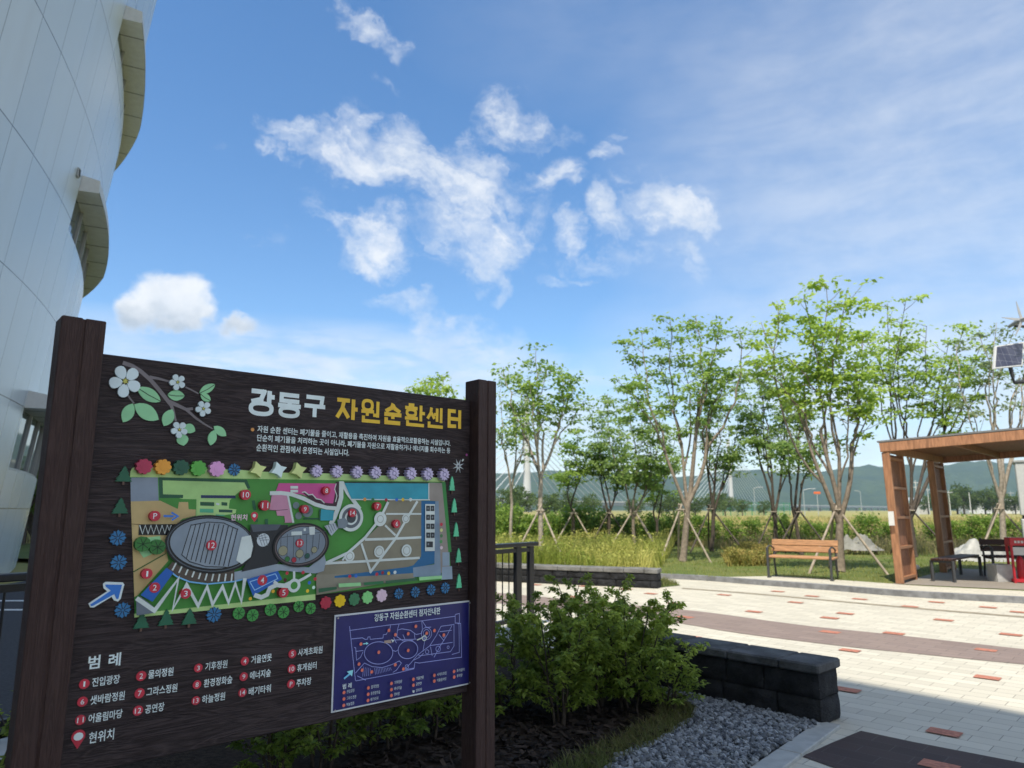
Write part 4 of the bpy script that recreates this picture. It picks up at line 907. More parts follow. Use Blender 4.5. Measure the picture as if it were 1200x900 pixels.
p0, p1 = P(*cL(128, 466)), P(*cL(238, 452)); b = MB(); text(b, "현위치", p0[0], p1[0], (p0[1] + p1[1]) / 2, .033, W_, bold=.010)
b.build("legend_lettering", sign, world=False)
cutout("location_pin", cL(80, 472), [([(0, -11.5)] + [(7.6 * math.cos(t), 3 + 7.6 * math.sin(t)) for t in [-.75 + k * (math.pi + 1.5) / 16 for k in range(17)]], RED, 0), ([(5.2 * math.cos(t), 3 + 4.6 * math.sin(t)) for t in [2 * math.pi * k / 18 for k in range(18)]], W_, .001)], .003)

# --- blue braille panel
a = Art(.0, cC); PURP = paint('2b2b6e', .85, .3)
a.fill(a.uv([(70, 185), (1022, 80), (1022, 668), (45, 872)]), mat("white panel edge", (.62, .64, .66), .35, .04, 20), .004); a.k = 0; a.base = .0045
a.fill(a.uv([(79, 196), (1013, 92), (1013, 660), (56, 859)]), PURP); a.base = .0052
LN = paint('8a90c8', 1.3)
for pts in ([(173, 262), (188, 400), (205, 560), (215, 645)], [(173, 292), (460, 252), (520, 246), (915, 192)], [(915, 182), (915, 240), (945, 240), (945, 172), (915, 180)], [(180, 352), (262, 343), (285, 355), (300, 352), (302, 338), (316, 336), (318, 354), (408, 345), (410, 322), (432, 318), (440, 300), (455, 295), (460, 256)],
            [(205, 410), (216, 414), (222, 500), (250, 480), (268, 440)], [(220, 438), (270, 432)], [(520, 248), (508, 290), (540, 280), (600, 290), (640, 320), (680, 312)], [(508, 290), (505, 335), (520, 345), (548, 365), (620, 360)], [(680, 225), (684, 290), (676, 320)], [(684, 226), (712, 270), (745, 268)], [(815, 262), (780, 330), (735, 400), (680, 440), (655, 462)],
            [(815, 262), (905, 250)], [(890, 258), (860, 320), (815, 390), (765, 480)], [(735, 398), (895, 375)], [(805, 300), (890, 290)], [(800, 320), (835, 365)], [(740, 405), (752, 470)], [(655, 470), (880, 440), (905, 400), (905, 245)], [(930, 245), (952, 242), (958, 480), (930, 482), (660, 520), (630, 515), (625, 555), (560, 568)], [(940, 245), (942, 445), (890, 460)],
            [(215, 645), (470, 598), (625, 560)], [(212, 590), (275, 520), (330, 545), (400, 552), (470, 530), (520, 505), (535, 520), (500, 570), (475, 585)], [(225, 610), (285, 640)], [(480, 340), (500, 380)], [(440, 360), (640, 352)], [(545, 320), (560, 352)], [(625, 312), (630, 352)], [(655, 455), (600, 520), (560, 560)], [(620, 500), (660, 480), (690, 450)], [(685, 440), (700, 350), (690, 330)], [(470, 430), (495, 438), (512, 425)]): a.stroke(pts, 4.5, LN)
for k in range(5): a.stroke([(268 + k * 12, 545 + k * 3), (262 + k * 14, 615 - k * 2)], 3, LN)
for k in range(11): a.stroke([(345 + k * 11, 555 - k * .5), (352 + k * 11, 600 - k * 3)], 3, LN)
a.ring(372, 448, 100, 78, 5, LN, -4); a.ring(578, 425, 70, 62, 5, LN, -22); a.ring(708, 312, 36, 42, 4, LN); a.ring(708, 312, 22, 28, 4, LN); a.ring(790, 420, 16, 20, 4, LN); a.ring(860, 408, 7, 9, 4, LN); a.ring(712, 440, 12, 14, 4, LN); a.ring(830, 330, 8, 10, 3, LN); a.ring(570, 545, 12, 14, 4, LN)
a.stroke([(640, 358), (670, 345), (700, 322)], 9, WH); a.ring(692, 345, 14, 16, 7, WH)
a.poly([(410, 362), (455, 355), (462, 378), (412, 380)], K('a08a80')); a.poly([(458, 352), (482, 358), (470, 376)], WH)
AR = K('8fd0ea'); a.stroke([(128, 628), (180, 585)], 14, K('6fb4e0')); a.poly([(148, 578), (192, 566), (184, 612), (172, 600), (158, 588)], AR); a.stroke([(262, 384), (288, 381)], 7, AR); a.poly([(282, 370), (300, 380), (284, 392)], AR)
for x, y in ((443, 290), (488, 320), (578, 313), (632, 261), (708, 310), (762, 291), (828, 322), (246, 385), (371, 443), (577, 430), (232, 525), (254, 568), (321, 580), (486, 530), (543, 560)): a.disc(x, y, 12, K('d8705a'), 14)
lg2 = [((126, 724), "진입광장"), ((297, 692), "물의정원"), ((459, 661), "기후정원"), ((613, 632), "거울연못"), ((760, 604), "사계초화원"), ((898, 577), "휴게쉼터"), ((125, 769), "그라스정원"), ((295, 736), "환경정화숲"), ((458, 704), "에너지숲"), ((612, 673), "공연장"), ((759, 644), "어울림마당"), ((898, 616), "주차장"), ((123, 814), "하늘정원"), ((293, 779), "배기타워"), ((457, 745), "샛바람"), ((612, 717), None)]
for (x, y), s in lg2:
    if s: a.disc(x, y, 12, K('d8705a'), 14)
    else: a.poly([(x - 8, y - 8), (x + 8, y - 8), (x + 6, y + 6), (x, y + 10), (x - 6, y + 6)], WH)
for x, y in ((84, 203), (1008, 96), (1006, 655), (62, 850)): a.disc(x, y, 7, mat("steel screw", (.4, .4, .4), .3, .1, 20, metal=.8), 10)
pb = a.build("braille_panel")
b = MB(); p0, p1 = P(*cC(342, 203)), P(*cC(805, 150)); off = .0115
text(b, "강동구 자원순환센터 점자안내판", p0[0], p1[0], (p0[1] + p1[1]) / 2, .0295, W_, off=off, bold=.014); b.build("panel_title", pb, world=False); b = MB()
p0, p1 = P(*cC(120, 684)), P(*cC(182, 674)); text(b, "범 례", p0[0], p1[0], (p0[1] + p1[1]) / 2, .019, W_, off=off, bold=.012); b.build("panel_heading", pb, world=False)
for (x, y), s in lg2:
    x1 = x + (62 if not s or len(s) < 4 else 76 if len(s) == 4 else 88) ; p0, p1 = P(*cC(x + 22, y - 5)), P(*cC(x1, y - 14)); b = MB(); text(b, s or "현위치", p0[0], p1[0], (p0[1] + p1[1]) / 2, .0125, W_, off=off, bold=.0); b.build("panel_lettering", pb, world=False)


# ================================================================ LOW BLOCK WALLS
def stone_mat(name, c, v=.35):
    return mat(name, c, .85, v, 5, .7, 60, .25)
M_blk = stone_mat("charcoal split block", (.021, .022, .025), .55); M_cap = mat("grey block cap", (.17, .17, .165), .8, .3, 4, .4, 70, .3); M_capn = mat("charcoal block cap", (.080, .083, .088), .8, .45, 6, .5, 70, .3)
def block_wall(name, label, p0, p1, thick, rows, rh, caph, lens, m_cap, over=.02, grp=None):
    """p0 -> p1 base of the face that looks at the camera; body goes to the far side"""
    p0, p1 = Vector((*p0[:2], 0)), Vector((*p1[:2], 0)); d = (p1 - p0).normalized(); L = (p1 - p0).length; nn = Vector((-d.y, d.x, 0)); rz = math.atan2(d.y, d.x)
    t = thing(name, label, "wall", p0, 0, grp); rr = random.Random(len(label))
    for r in range(rows):
        b = MB(); x = -(lens * .5 if r % 2 else 0); z0 = r * rh
        while x < L - .01:
            l = lens * rr.uniform(.75, 1.2); a, e = max(0, x), min(L, x + l)
            if L - e < lens * .3: e = L
            if e - a > .05:
                nx, nz = max(2, int((e - a) / .028)), 8; prt = rr.uniform(-.006, .006)
                def pt(i, k, side):
                    u = a + .003 + (e - a - .006) * i / nx; w_ = z0 + .002 + (rh - .004) * k / nz
                    ex = min(i, nx - i) / nx * (e - a); ez = min(k, nz - k) / nz * rh
                    bul = .017 * (1 - math.exp(-min(ex, ez * 1.3) / .02)) + .013 * mnoise.fractal(Vector((u * 16 + 3 * r, w_ * 16, side * 5)), 1, 2, 3) * (1 if min(ex, ez) > .001 else .2) + prt
                    off = -bul if side == 0 else thick + bul
                    return p0 + d * u + nn * (off + .02) + Vector((0, 0, w_))
                for side in (0, 1):
                    vs = [pt(i, k, side) for k in range(nz + 1) for i in range(nx + 1)]
                    fs = [(k * (nx + 1) + i, k * (nx + 1) + i + 1, (k + 1) * (nx + 1) + i + 1, (k + 1) * (nx + 1) + i) for k in range(nz) for i in range(nx)]
                    b.add(vs, fs if side == 0 else [f[::-1] for f in fs], M_blk, True)
                for end, uu in ((0, a), (1, e)):                    # rough block ends
                    m_ = 8; vs = []
                    for k in range(nz + 1):
                        for j in range(m_ + 1):
                            w_ = z0 + .002 + (rh - .004) * k / nz; q = j / m_; ed_ = min(min(j, m_ - j) / m_ * thick, min(k, nz - k) / nz * rh * 1.3)
                            bl_ = (.024 * (1 - math.exp(-ed_ / .02)) + .008 * mnoise.noise(Vector((q * 4, w_ * 14, r * 3 + end)))) if (end == 0 and a == 0) or (end == 1 and e == L) else 0
                            vs.append(p0 + d * (uu + (bl_ - .003 if end else -bl_ + .003)) + nn * (.02 + thick * q) + Vector((0, 0, w_)))
                    fs = [(k * (m_ + 1) + j, k * (m_ + 1) + j + 1, (k + 1) * (m_ + 1) + j + 1, (k + 1) * (m_ + 1) + j) for k in range(nz) for j in range(m_)]
                    b.add(vs, fs if end else [f[::-1] for f in fs], M_blk, True)
            x = e if e == L else x + l
        b.build("block_course", t)
    x = 0; b = MB()
    while x < L - .01:
        l = lens * rr.uniform(.9, 1.25); e = min(L, x + l)
        if L - e < lens * .3: e = L
        c = p0 + d * ((x + e) / 2 + (over / 2 if e == L else 0)) + nn * (.02 + thick / 2) + Vector((0, 0, rows * rh + caph / 2 + rr.uniform(-.003, .003)))
        b.box(c, (e - x - .006 + (over if e == L else 0), thick + .075, caph), m_cap, rz=rz + rr.uniform(-.008, .008), bev=.012); x = e
    b.build("wall_cap", t); return t
w0, w1 = ground(962, 852), ground(828, 822); wd_ = (w1 - w0).normalized()
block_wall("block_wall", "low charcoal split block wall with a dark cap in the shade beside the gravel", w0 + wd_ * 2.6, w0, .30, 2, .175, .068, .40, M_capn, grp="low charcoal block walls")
f0, f1 = Vector((-4.2, 17.35, 0)), ground(770, 690)
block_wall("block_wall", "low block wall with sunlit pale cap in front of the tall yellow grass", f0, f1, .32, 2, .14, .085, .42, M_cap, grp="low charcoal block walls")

# ================================================================ GRAVEL, MULCH, GRASS
def inside(pts, poly):
    x, y = pts[:, 0], pts[:, 1]; c = np.zeros(len(pts), bool); n = len(poly)
    for i in range(n):
        x0, y0 = poly[i][:2]; x1, y1 = poly[(i + 1) % n][:2]
        with np.errstate(divide='ignore', invalid='ignore'):
            m = ((y0 > y) != (y1 > y)) & (x < (x1 - x0) * (y - y0) / (y1 - y0 + 1e-12) + x0); c ^= m
    return c
def scatter(poly, n):
    P_ = np.array([p[:2] for p in poly]); lo_, hi_ = P_.min(0), P_.max(0); out = np.zeros((0, 2))
    while len(out) < n:
        q = lo_ + rng.random((n * 2, 2)) * (hi_ - lo_); out = np.concatenate([out, q[inside(q, poly)]])
    return out[:n]
grav = [ground(x, y)[:2] for x, y in ((962, 852), (940, 862), (885, 899), (850, 930), (690, 935), (720, 893), (770, 872), (812, 845), (815, 832), (785, 820), (745, 806))]
grav = [tuple(p) for p in grav] + [(1.25, 6.4)]
tt = (1 + 5 ** .5) / 2
ICO = unit(np.array([(-1, tt, 0), (1, tt, 0), (-1, -tt, 0), (1, -tt, 0), (0, -1, tt), (0, 1, tt), (0, -1, -tt), (0, 1, -tt), (tt, 0, -1), (tt, 0, 1), (-tt, 0, -1), (-tt, 0, 1)], float))
ICF = np.array([(0, 11, 5), (0, 5, 1), (0, 1, 7), (0, 7, 10), (0, 10, 11), (1, 5, 9), (5, 11, 4), (11, 10, 2), (10, 7, 6), (7, 1, 8), (3, 9, 4), (3, 4, 2), (3, 2, 6), (3, 6, 8), (3, 8, 9), (4, 9, 5), (2, 4, 11), (6, 2, 10), (8, 6, 7), (9, 8, 1)])
def stones(name, pts, smin, smax, z, material, flat=(1, .8, .6)):
    N = len(pts); s = rng.uniform(smin, smax, (N, 1, 1)); v = ICO[None] * rng.uniform(.7, 1.2, (N, 12, 1)) * s * np.array(flat) * rng.uniform(.75, 1.25, (N, 1, 3))
    q = unit(rng.normal(size=(N, 3))); up = unit(rng.normal(size=(N, 3)) * .5 + np.array([0, 0, 1])); x = unit(np.cross(q, up)); y = np.cross(up, x)
    v = v[..., :1] * x[:, None] + v[..., 1:2] * y[:, None] + v[..., 2:] * up[:, None]
    v += np.concatenate([pts, (z + rng.uniform(-.3, .8, N) * smin)[:, None]], 1)[:, None]
    tri = v[:, ICF].reshape(-1, 3, 3)
    o = quads(name, tri, 3, material, np.repeat(rng.random(N), 20)); return o
def tintmat(name, a, b, rough=.85, spec=.3):
    m = bpy.data.materials.new(name); m.use_nodes = True; t = NT(m.node_tree); p = t.n['Principled BSDF']
    f = t.node('ShaderNodeAttribute', attribute_name='tint').outputs['Fac']; co = t.node('ShaderNodeTexCoord').outputs['Object']
    c = t.mix(f, lin(a), lin(b)); c = t.mix(t.math('MULTIPLY', t.ramp(t.noise(co, 90, 3, .7), .35, .7), .35), c, lin([x * .5 for x in a]))
    t.l.new(c, p.inputs['Base Color']); p.inputs['Roughness'].default_value = rough; p.inputs['Specular IOR Level'].default_value = spec; return m
sheet("gravel_bed", grav, .014, mat("gravel grit", (.05, .055, .06), .9, .4, 40, .5))
stones_o = stones("gravel", scatter(grav, 4300), .011, .030, .026, tintmat("crushed grey stone", (.055, .062, .075), (.34, .365, .395)))
tag(stones_o, "grey crushed stone gravel between the dark wall and the planting bed", None, None, 'stuff')
mulch_poly = [tuple(ground(x, y)[:2]) for x, y in ((700, 930), (722, 893), (770, 872), (812, 845), (780, 818), (700, 800), (560, 800), (440, 850), (380, 930))]
mp_ = scatter(mulch_poly, 4200); Nn = len(mp_)
ax_ = unit(np.concatenate([rng.normal(size=(Nn, 2)), rng.normal(size=(Nn, 1)) * .25], 1)); l_ = rng.uniform(.015, .05, (Nn, 1)); wv_ = unit(np.cross(ax_, unit(rng.normal(size=(Nn, 3)) * .4 + [0, 0, 1]))) * rng.uniform(.004, .012, (Nn, 1))
c_ = np.concatenate([mp_, rng.uniform(.012, .045, (Nn, 1))], 1)
o = quads("mulch", np.stack([c_ - ax_ * l_ - wv_, c_ + ax_ * l_ - wv_, c_ + ax_ * l_ + wv_, c_ - ax_ * l_ + wv_], 1), 4, tintmat("bark mulch", (.014, .010, .008), (.06, .042, .032)), rng.random(Nn) ** 2)
tag(o, "dark bark mulch covering the planting bed under the shrubs", None, None, 'stuff')
def blades(poly, n, hmin, hmax, wid, z, lean=.35, hmap=None):
    p = scatter(poly, n); N = len(p); h = rng.uniform(hmin, hmax, N) * (hmap(p) if hmap else 1)
    a = rng.uniform(0, 2 * np.pi, N); side = np.stack([np.cos(a), np.sin(a), np.zeros(N)], 1); ln_ = np.stack([rng.normal(size=N), rng.normal(size=N), np.zeros(N)], 1) * lean * h[:, None]
    b0 = np.concatenate([p, np.full((N, 1), z)], 1); w3 = (wid * rng.uniform(.6, 1.4, N))[:, None]
    mid = b0 + np.stack([np.zeros(N), np.zeros(N), h * .6], 1) + ln_ * .35; tip = b0 + np.stack([np.zeros(N), np.zeros(N), h], 1) + ln_
    q = np.stack([b0 - side * w3, b0 + side * w3, mid + side * w3 * .7, mid - side * w3 * .7], 1); t3 = np.stack([mid - side * w3 * .7, mid + side * w3 * .7, tip, tip], 1)
    t3[:, 3] = tip - side * w3 * .05
    return np.concatenate([q, t3]), p
def pn(p, f, seed): return np.array([mnoise.noise(Vector((x * f, y * f, seed))) for x, y in p])
def grass(name, label, poly, n, hmin, hmax, wid, z, ca, cb, lean=.35, hmap=None, freq=.6, seed=1.0, mix=.5, weeds=0):
    q, p = blades(poly, n, hmin, hmax, wid, z, lean, hmap); t_ = np.clip(.5 + pn(p, freq, seed) * 1.1 + rng.normal(size=len(p)) * .28 * mix * 2, 0, 1)
    if weeds:
        c = np.concatenate([p, (z + rng.uniform(.1, .95, len(p)) * hmax * (hmap(p) if hmap else 1))[:, None]], 1)[:weeds]; q = np.concatenate([q, leaves(c, rng.normal(size=(len(c), 3)) * [1, 1, .5], rng.uniform(.05, .11, len(c)), .3, .3, .05)]); t_ = np.concatenate([t_, t_, t_[:weeds] * .8])
    else: t_ = np.concatenate([t_, t_])
    o = quads(name, q, 4, leafmat(name + " blades", ca, cb, .35, .6), t_); return tag(o, label, None, None, 'stuff')
gr_edge = [tuple(ground(x, y)[:2]) for x, y in ((700, 935), (724, 899), (770, 878), (811, 851), (816, 836), (800, 822), (768, 826), (772, 844), (722, 872), (664, 896), (620, 935))]
grass("bed_grass", "dry brown and green grass strip between mulch and gravel", gr_edge, 5200, .025, .09, .0022, .012, (.20, .155, .07), (.13, .18, .05), .6)
lawn_near = [tuple(ground(x, y, ZT)[:2]) for x, y in ((640, 668), (770, 672), (850, 677), (905, 674), (975, 680), (1046, 684), (1090, 674), (1160, 662), (1200, 655), (1200, 634), (620, 634))]
grass("lawn_grass", "mown lawn grass behind the benches", lawn_near, 22000, .03, .10, .006, ZT - .004, (.15, .22, .045), (.33, .34, .11), .45, freq=.35, seed=4)
grass("patch_grass", "small grass patch at the end of the sunlit block wall", [(2.86, 14.38), (3.38, 14.85), (3.28, 15.9), (2.75, 16.5), (2.35, 15.8)], 1500, .03, .11, .006, .012, (.10, .145, .035), (.24, .23, .09), .45)
mead = [tuple(ground(x, y, ZT)[:2]) for x, y in ((560, 671), (625, 669.5), (760, 672), (776, 664), (785, 650), (792, 634), (560, 632))]
mead = [(mead[0][0] - 4, mead[0][1] + 1)] + mead
grass("tall_grass", "tall uncut yellow green weeds and grass behind the sunlit block wall", mead, 30000, .35, .82, .011, ZT - .01, (.22, .28, .045), (.56, .53, .16), .30, lambda p: .75 + .6 * pn(p, .55, 8), .5, 2, .5, 20000)
hedge_foot = [tuple(ground(x, y, ZT)[:2]) for x, y in ((795, 640), (845, 644), (900, 646), (1010, 650), (1100, 652), (1200, 646), (1200, 628), (795, 628))]
grass("hedge_foot_grass", "brownish dry tall grass at the foot of the hedge", hedge_foot, 15000, .25, .62, .011, ZT - .01, (.15, .16, .05), (.42, .34, .18), .3, lambda p: .8 + .6 * pn(p, .6, 3), .5, 5, .5, 9000)
flow = [tuple(ground(x, y, ZT)[:2]) for x, y in ((852, 664), (900, 663), (905, 650), (880, 645), (850, 648))]
grass("ground_cover", "low yellowing ground cover plants left of the orange bench", flow, 5000, .18, .42, .012, ZT - .01, (.19, .21, .05), (.50, .38, .12), .4, lambda p: np.clip(.65 + .9 * pn(p, 1.1, 3), .15, 1.2), .8, 6, .5, 4000)
fieldp = [(-26, 33), (36, 33), (95, 105), (-70, 105)]
grass("field_grass", "wide field of tall yellow green grass beyond the hedge", fieldp, 26000, .4, .9, .05, -.03, (.30, .29, .085), (.54, .45, .19), .3, None, .06, 7)

# ================================================================ SHRUBS NEAR THE BOARD
M_stem = mat("shrub bark", (.055, .042, .030), .85, .3, 30, .4); M_bark = mat("young tree bark", (.235, .195, .155), .85, .3, 12, .5, 40); M_bark2 = mat("dark tree bark", (.085, .068, .055), .85, .3, 12, .5, 40); M_bark3 = mat("pale tree bark", (.36, .315, .26), .85, .25, 12, .5, 40)
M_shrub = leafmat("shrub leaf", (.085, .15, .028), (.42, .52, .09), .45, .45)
def shrub(x, y, h, spread, ns, nl, label, seed, bright=.4, z=.012, name="shrub", leaf=.040, grp="leafy shrubs in the mulch bed"):
    rr = random.Random(seed); t = thing(name, label, "shrub", (x, y, z), 0, grp); b = MB(); cen = []; axs = []; sz = []; tn = []
    tips = []
    for k in range(ns):
        a = 2 * math.pi * (k + rr.random() * .7) / ns; r0 = rr.uniform(.02, .10); hh = h * rr.uniform(.72, 1.0); sp = spread * rr.uniform(.45, 1.0)
        p = [Vector((x + math.cos(a) * (r0 + (sp - r0) * (u ** 1.4)) + rr.uniform(-.015, .015), y + math.sin(a) * (r0 + (sp - r0) * (u ** 1.4)) + rr.uniform(-.015, .015), z + hh * u)) for u in [i / 6 for i in range(7)]]
        b.tube(p, [.011 * (1 - .75 * i / 6) for i in range(7)], M_stem, 5, False)
        for j in range(9):
            u = .16 + .84 * j / 8; i = min(5, int(u * 6)); q = p[i].lerp(p[i + 1], u * 6 - i) if i < 6 else p[6]
            a2 = a + rr.uniform(-2.0, 2.0); L = rr.uniform(.10, .26) * (1.25 - .6 * u); e = q + Vector((math.cos(a2) * L, math.sin(a2) * L, L * rr.uniform(.2, .9)))
            mid = q.lerp(e, .55) + Vector((0, 0, L * .08)); b.tube([q, mid, e], [.004, .003, .0018], M_stem, 4, False); tips.append((q, mid, e, u))
    m = nl // max(1, len(tips))
    for q, mid, e, u in tips:
        d = (e - q).normalized(); clump = rr.uniform(-.25, .3)
        for i in range(m):
            s = rr.random() ** .6; c = q.lerp(mid, s * 2) if s < .5 else mid.lerp(e, s * 2 - 1); c = c + Vector((rr.gauss(0, .012), rr.gauss(0, .012), rr.gauss(0, .012)))
            side = Vector((rr.gauss(0, 1), rr.gauss(0, 1), 0)); ax = d * .35 + side.normalized() * .75 + Vector((0, 0, rr.uniform(-.95, .05)))
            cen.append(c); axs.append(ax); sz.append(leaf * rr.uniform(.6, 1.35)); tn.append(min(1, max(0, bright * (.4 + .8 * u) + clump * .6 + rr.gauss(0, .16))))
    b.build("stems", t)
    q = leaves(np.array([tuple(c) for c in cen]), np.array([tuple(c) for c in axs]), np.array(sz), .21, .55, .07)
    quads("foliage", q, 4, M_shrub, np.array(tn), t, tris=True); return t
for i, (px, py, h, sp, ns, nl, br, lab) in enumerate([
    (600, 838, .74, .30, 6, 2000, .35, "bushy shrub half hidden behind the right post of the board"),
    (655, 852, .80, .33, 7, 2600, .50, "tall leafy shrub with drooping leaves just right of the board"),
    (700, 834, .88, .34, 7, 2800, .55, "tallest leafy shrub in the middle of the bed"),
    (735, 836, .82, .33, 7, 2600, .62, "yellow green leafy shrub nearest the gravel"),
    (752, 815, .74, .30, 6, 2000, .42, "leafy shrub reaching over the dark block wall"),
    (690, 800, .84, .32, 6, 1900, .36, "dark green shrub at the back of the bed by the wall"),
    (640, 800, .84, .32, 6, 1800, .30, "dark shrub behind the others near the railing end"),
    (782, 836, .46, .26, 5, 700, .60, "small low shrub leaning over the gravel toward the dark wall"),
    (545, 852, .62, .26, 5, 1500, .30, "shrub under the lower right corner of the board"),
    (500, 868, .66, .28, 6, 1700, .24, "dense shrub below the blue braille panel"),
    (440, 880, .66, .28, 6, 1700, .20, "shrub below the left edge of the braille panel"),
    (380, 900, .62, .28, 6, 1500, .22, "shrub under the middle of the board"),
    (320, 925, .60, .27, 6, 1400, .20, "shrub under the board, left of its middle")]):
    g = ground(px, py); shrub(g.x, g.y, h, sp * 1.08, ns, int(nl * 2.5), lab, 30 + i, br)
shrub(-2.06, 2.84, .80, .30, 6, 1500, "dark shrub rising at the left edge beside the left post", 61, .3)
# trees seen behind the building's foot are built with the others

# ================================================================ TREES
def tree(label, base, fork, tips, bark, leaf, density=1.0, tr=.075, spread=.55, seed=1, flat=.65, low=.45, leafs=.135, name="young_tree", grp="young trees on the lawn", dz=.9, cat="tree", clump=.22):
    rr = random.Random(seed); base = Vector(base); t = thing(name, label, cat, base, 0, grp); b = MB(); cl = []
    fk = at(fork[0], fork[1], base.y)
    tp = [base + (fk - base) * u + Vector((rr.uniform(-.02, .02), rr.uniform(-.02, .02), 0)) * (1 if 0 < u < 1 else 0) for u in (0, .1, .35, .7, 1)]
    b.tube(tp, [tr * 1.25, tr * 1.05, tr, tr * .9, tr * .85], bark, 8)
    order = sorted(range(len(tips)), key=lambda i: tips[i][0]); ng = 2 if len(tips) < 6 else 3 if len(tips) < 10 else 4; cuts = [order[i * len(order) // ng:(i + 1) * len(order) // ng] for i in range(ng)]
    jobs = []
    for gi, grp_ in enumerate(cuts):                                # a few main limbs, each forking into thinner ones
        ends = [at(tips[i][0], tips[i][1], base.y + rr.uniform(-dz, dz)) for i in grp_]; mean = sum(ends, Vector()) / len(ends); st = tp[3].lerp(fk, rr.uniform(.35, 1)); M_ = st.lerp(mean, rr.uniform(.34, .52))
        hor = Vector((M_.x - st.x, M_.y - st.y, 0)); kink = Vector((rr.gauss(0, 1), rr.gauss(0, 1), 0)) * .05; lim = [st + hor * (.8 * u + .2 * math.sin(u * math.pi / 2)) + Vector((0, 0, (M_.z - st.z) * u)) + kink * math.sin(u * 3.3 + gi) * (1 if 0 < u else 0) for u in [i / 6 for i in range(7)]]
        r0 = tr * rr.uniform(.56, .74); b.tube(lim, [r0 * (1 - .35 * i / 6) for i in range(7)], bark, 7, False)
        for e in ends:
            u = 1 if e is ends[0] else rr.uniform(.45, 1.0); i = min(5, int(u * 6)); jobs.append((lim[i].lerp(lim[i + 1], u * 6 - i) if u < 1 else lim[6], e, r0 * rr.uniform(.40, .58), (lim[min(6, i + 1)] - lim[i]).normalized()))
    for st, e, r0, d0_ in jobs:
        d = e - st; L_ = d.length; side = Vector((rr.gauss(0, 1), rr.gauss(0, 1), 0)) * .05 * L_; n = 9; p = []
        for i in range(n + 1):
            u = i / n; bez = st * (1 - u) ** 2 + (st + d0_ * L_ * .38) * 2 * u * (1 - u) + e * u * u
            p.append(bez + side * math.sin(u * math.pi) + Vector((rr.gauss(0, .032), rr.gauss(0, .032), rr.gauss(0, .02))) * (1 if 0 < u < 1 else 0))
        b.tube(p, [r0 * (1 - .86 * i / n) + .004 for i in range(n + 1)], bark, 6, False)
        ns = int(rr.uniform(8, 11) * density)
        for j in range(ns):
            u = max(.05, low - .12) + (1 - max(.05, low - .12)) * (j + rr.random()) / ns; i = min(n - 1, int(u * n)); q = p[i].lerp(p[i + 1], u * n - i)
            a = rr.uniform(0, 2 * math.pi); L = spread * rr.uniform(.45, 1.15) * (1.15 - .55 * u); v = Vector((math.cos(a), math.sin(a), rr.uniform(.15, 1.0))) * L; m = q + v * .5 + Vector((0, 0, -.03)); e2 = q + v
            b.tube([q, m, e2], [.010, .007, .004], bark, 4, False); cl.append((e2, u)); 
            if rr.random() < .7: cl.append((m + Vector((rr.gauss(0, .12), rr.gauss(0, .12), rr.gauss(0, .08))), u))
        cl += [(e, 1), (p[-2], .9)]
    b.build("trunk", t)
    cen = []; axs = []; tn = []
    for c, u in cl:
        m = int(rr.choice((5, 10, 20, 32, 46)) * rr.uniform(.8, 1.2) * min(1.2, density)); tint = rr.gauss(.5, .22)
        rad = clump * rr.uniform(.7, 1.25)
        for i in range(m):
            v = Vector((rr.gauss(0, 1), rr.gauss(0, 1), rr.gauss(0, .28))) * rad * .66; cen.append(c + v)
            axs.append((rr.gauss(v.x * 1.5, .6), rr.gauss(v.y * 1.5, .6), rr.uniform(-.7, .25))); tn.append(min(1, max(0, tint + rr.gauss(0, .2))))
    q = leaves(np.array([tuple(c) for c in cen]), np.array(axs) + 1e-6, rng.uniform(.65, 1.25, len(cen)) * leafs, .30, flat, .06)
    quads("crown", q, 4, leaf, np.array(tn), t, tris=True); return t
L_mid = leafmat("mid green leaf", (.13, .25, .05), (.40, .55, .13), .6); L_bright = leafmat("bright green leaf", (.17, .31, .045), (.51, .66, .13), .6); L_dark = leafmat("darker green leaf", (.13, .24, .065), (.40, .54, .17), .58); L_grey = leafmat("grey green leaf", (.13, .19, .10), (.32, .40, .20), .5)
gb = lambda x, y: ground(x, y, ZT)
gd = lambda x, d: Vector((at(x, 600, d).x, d, ZT))
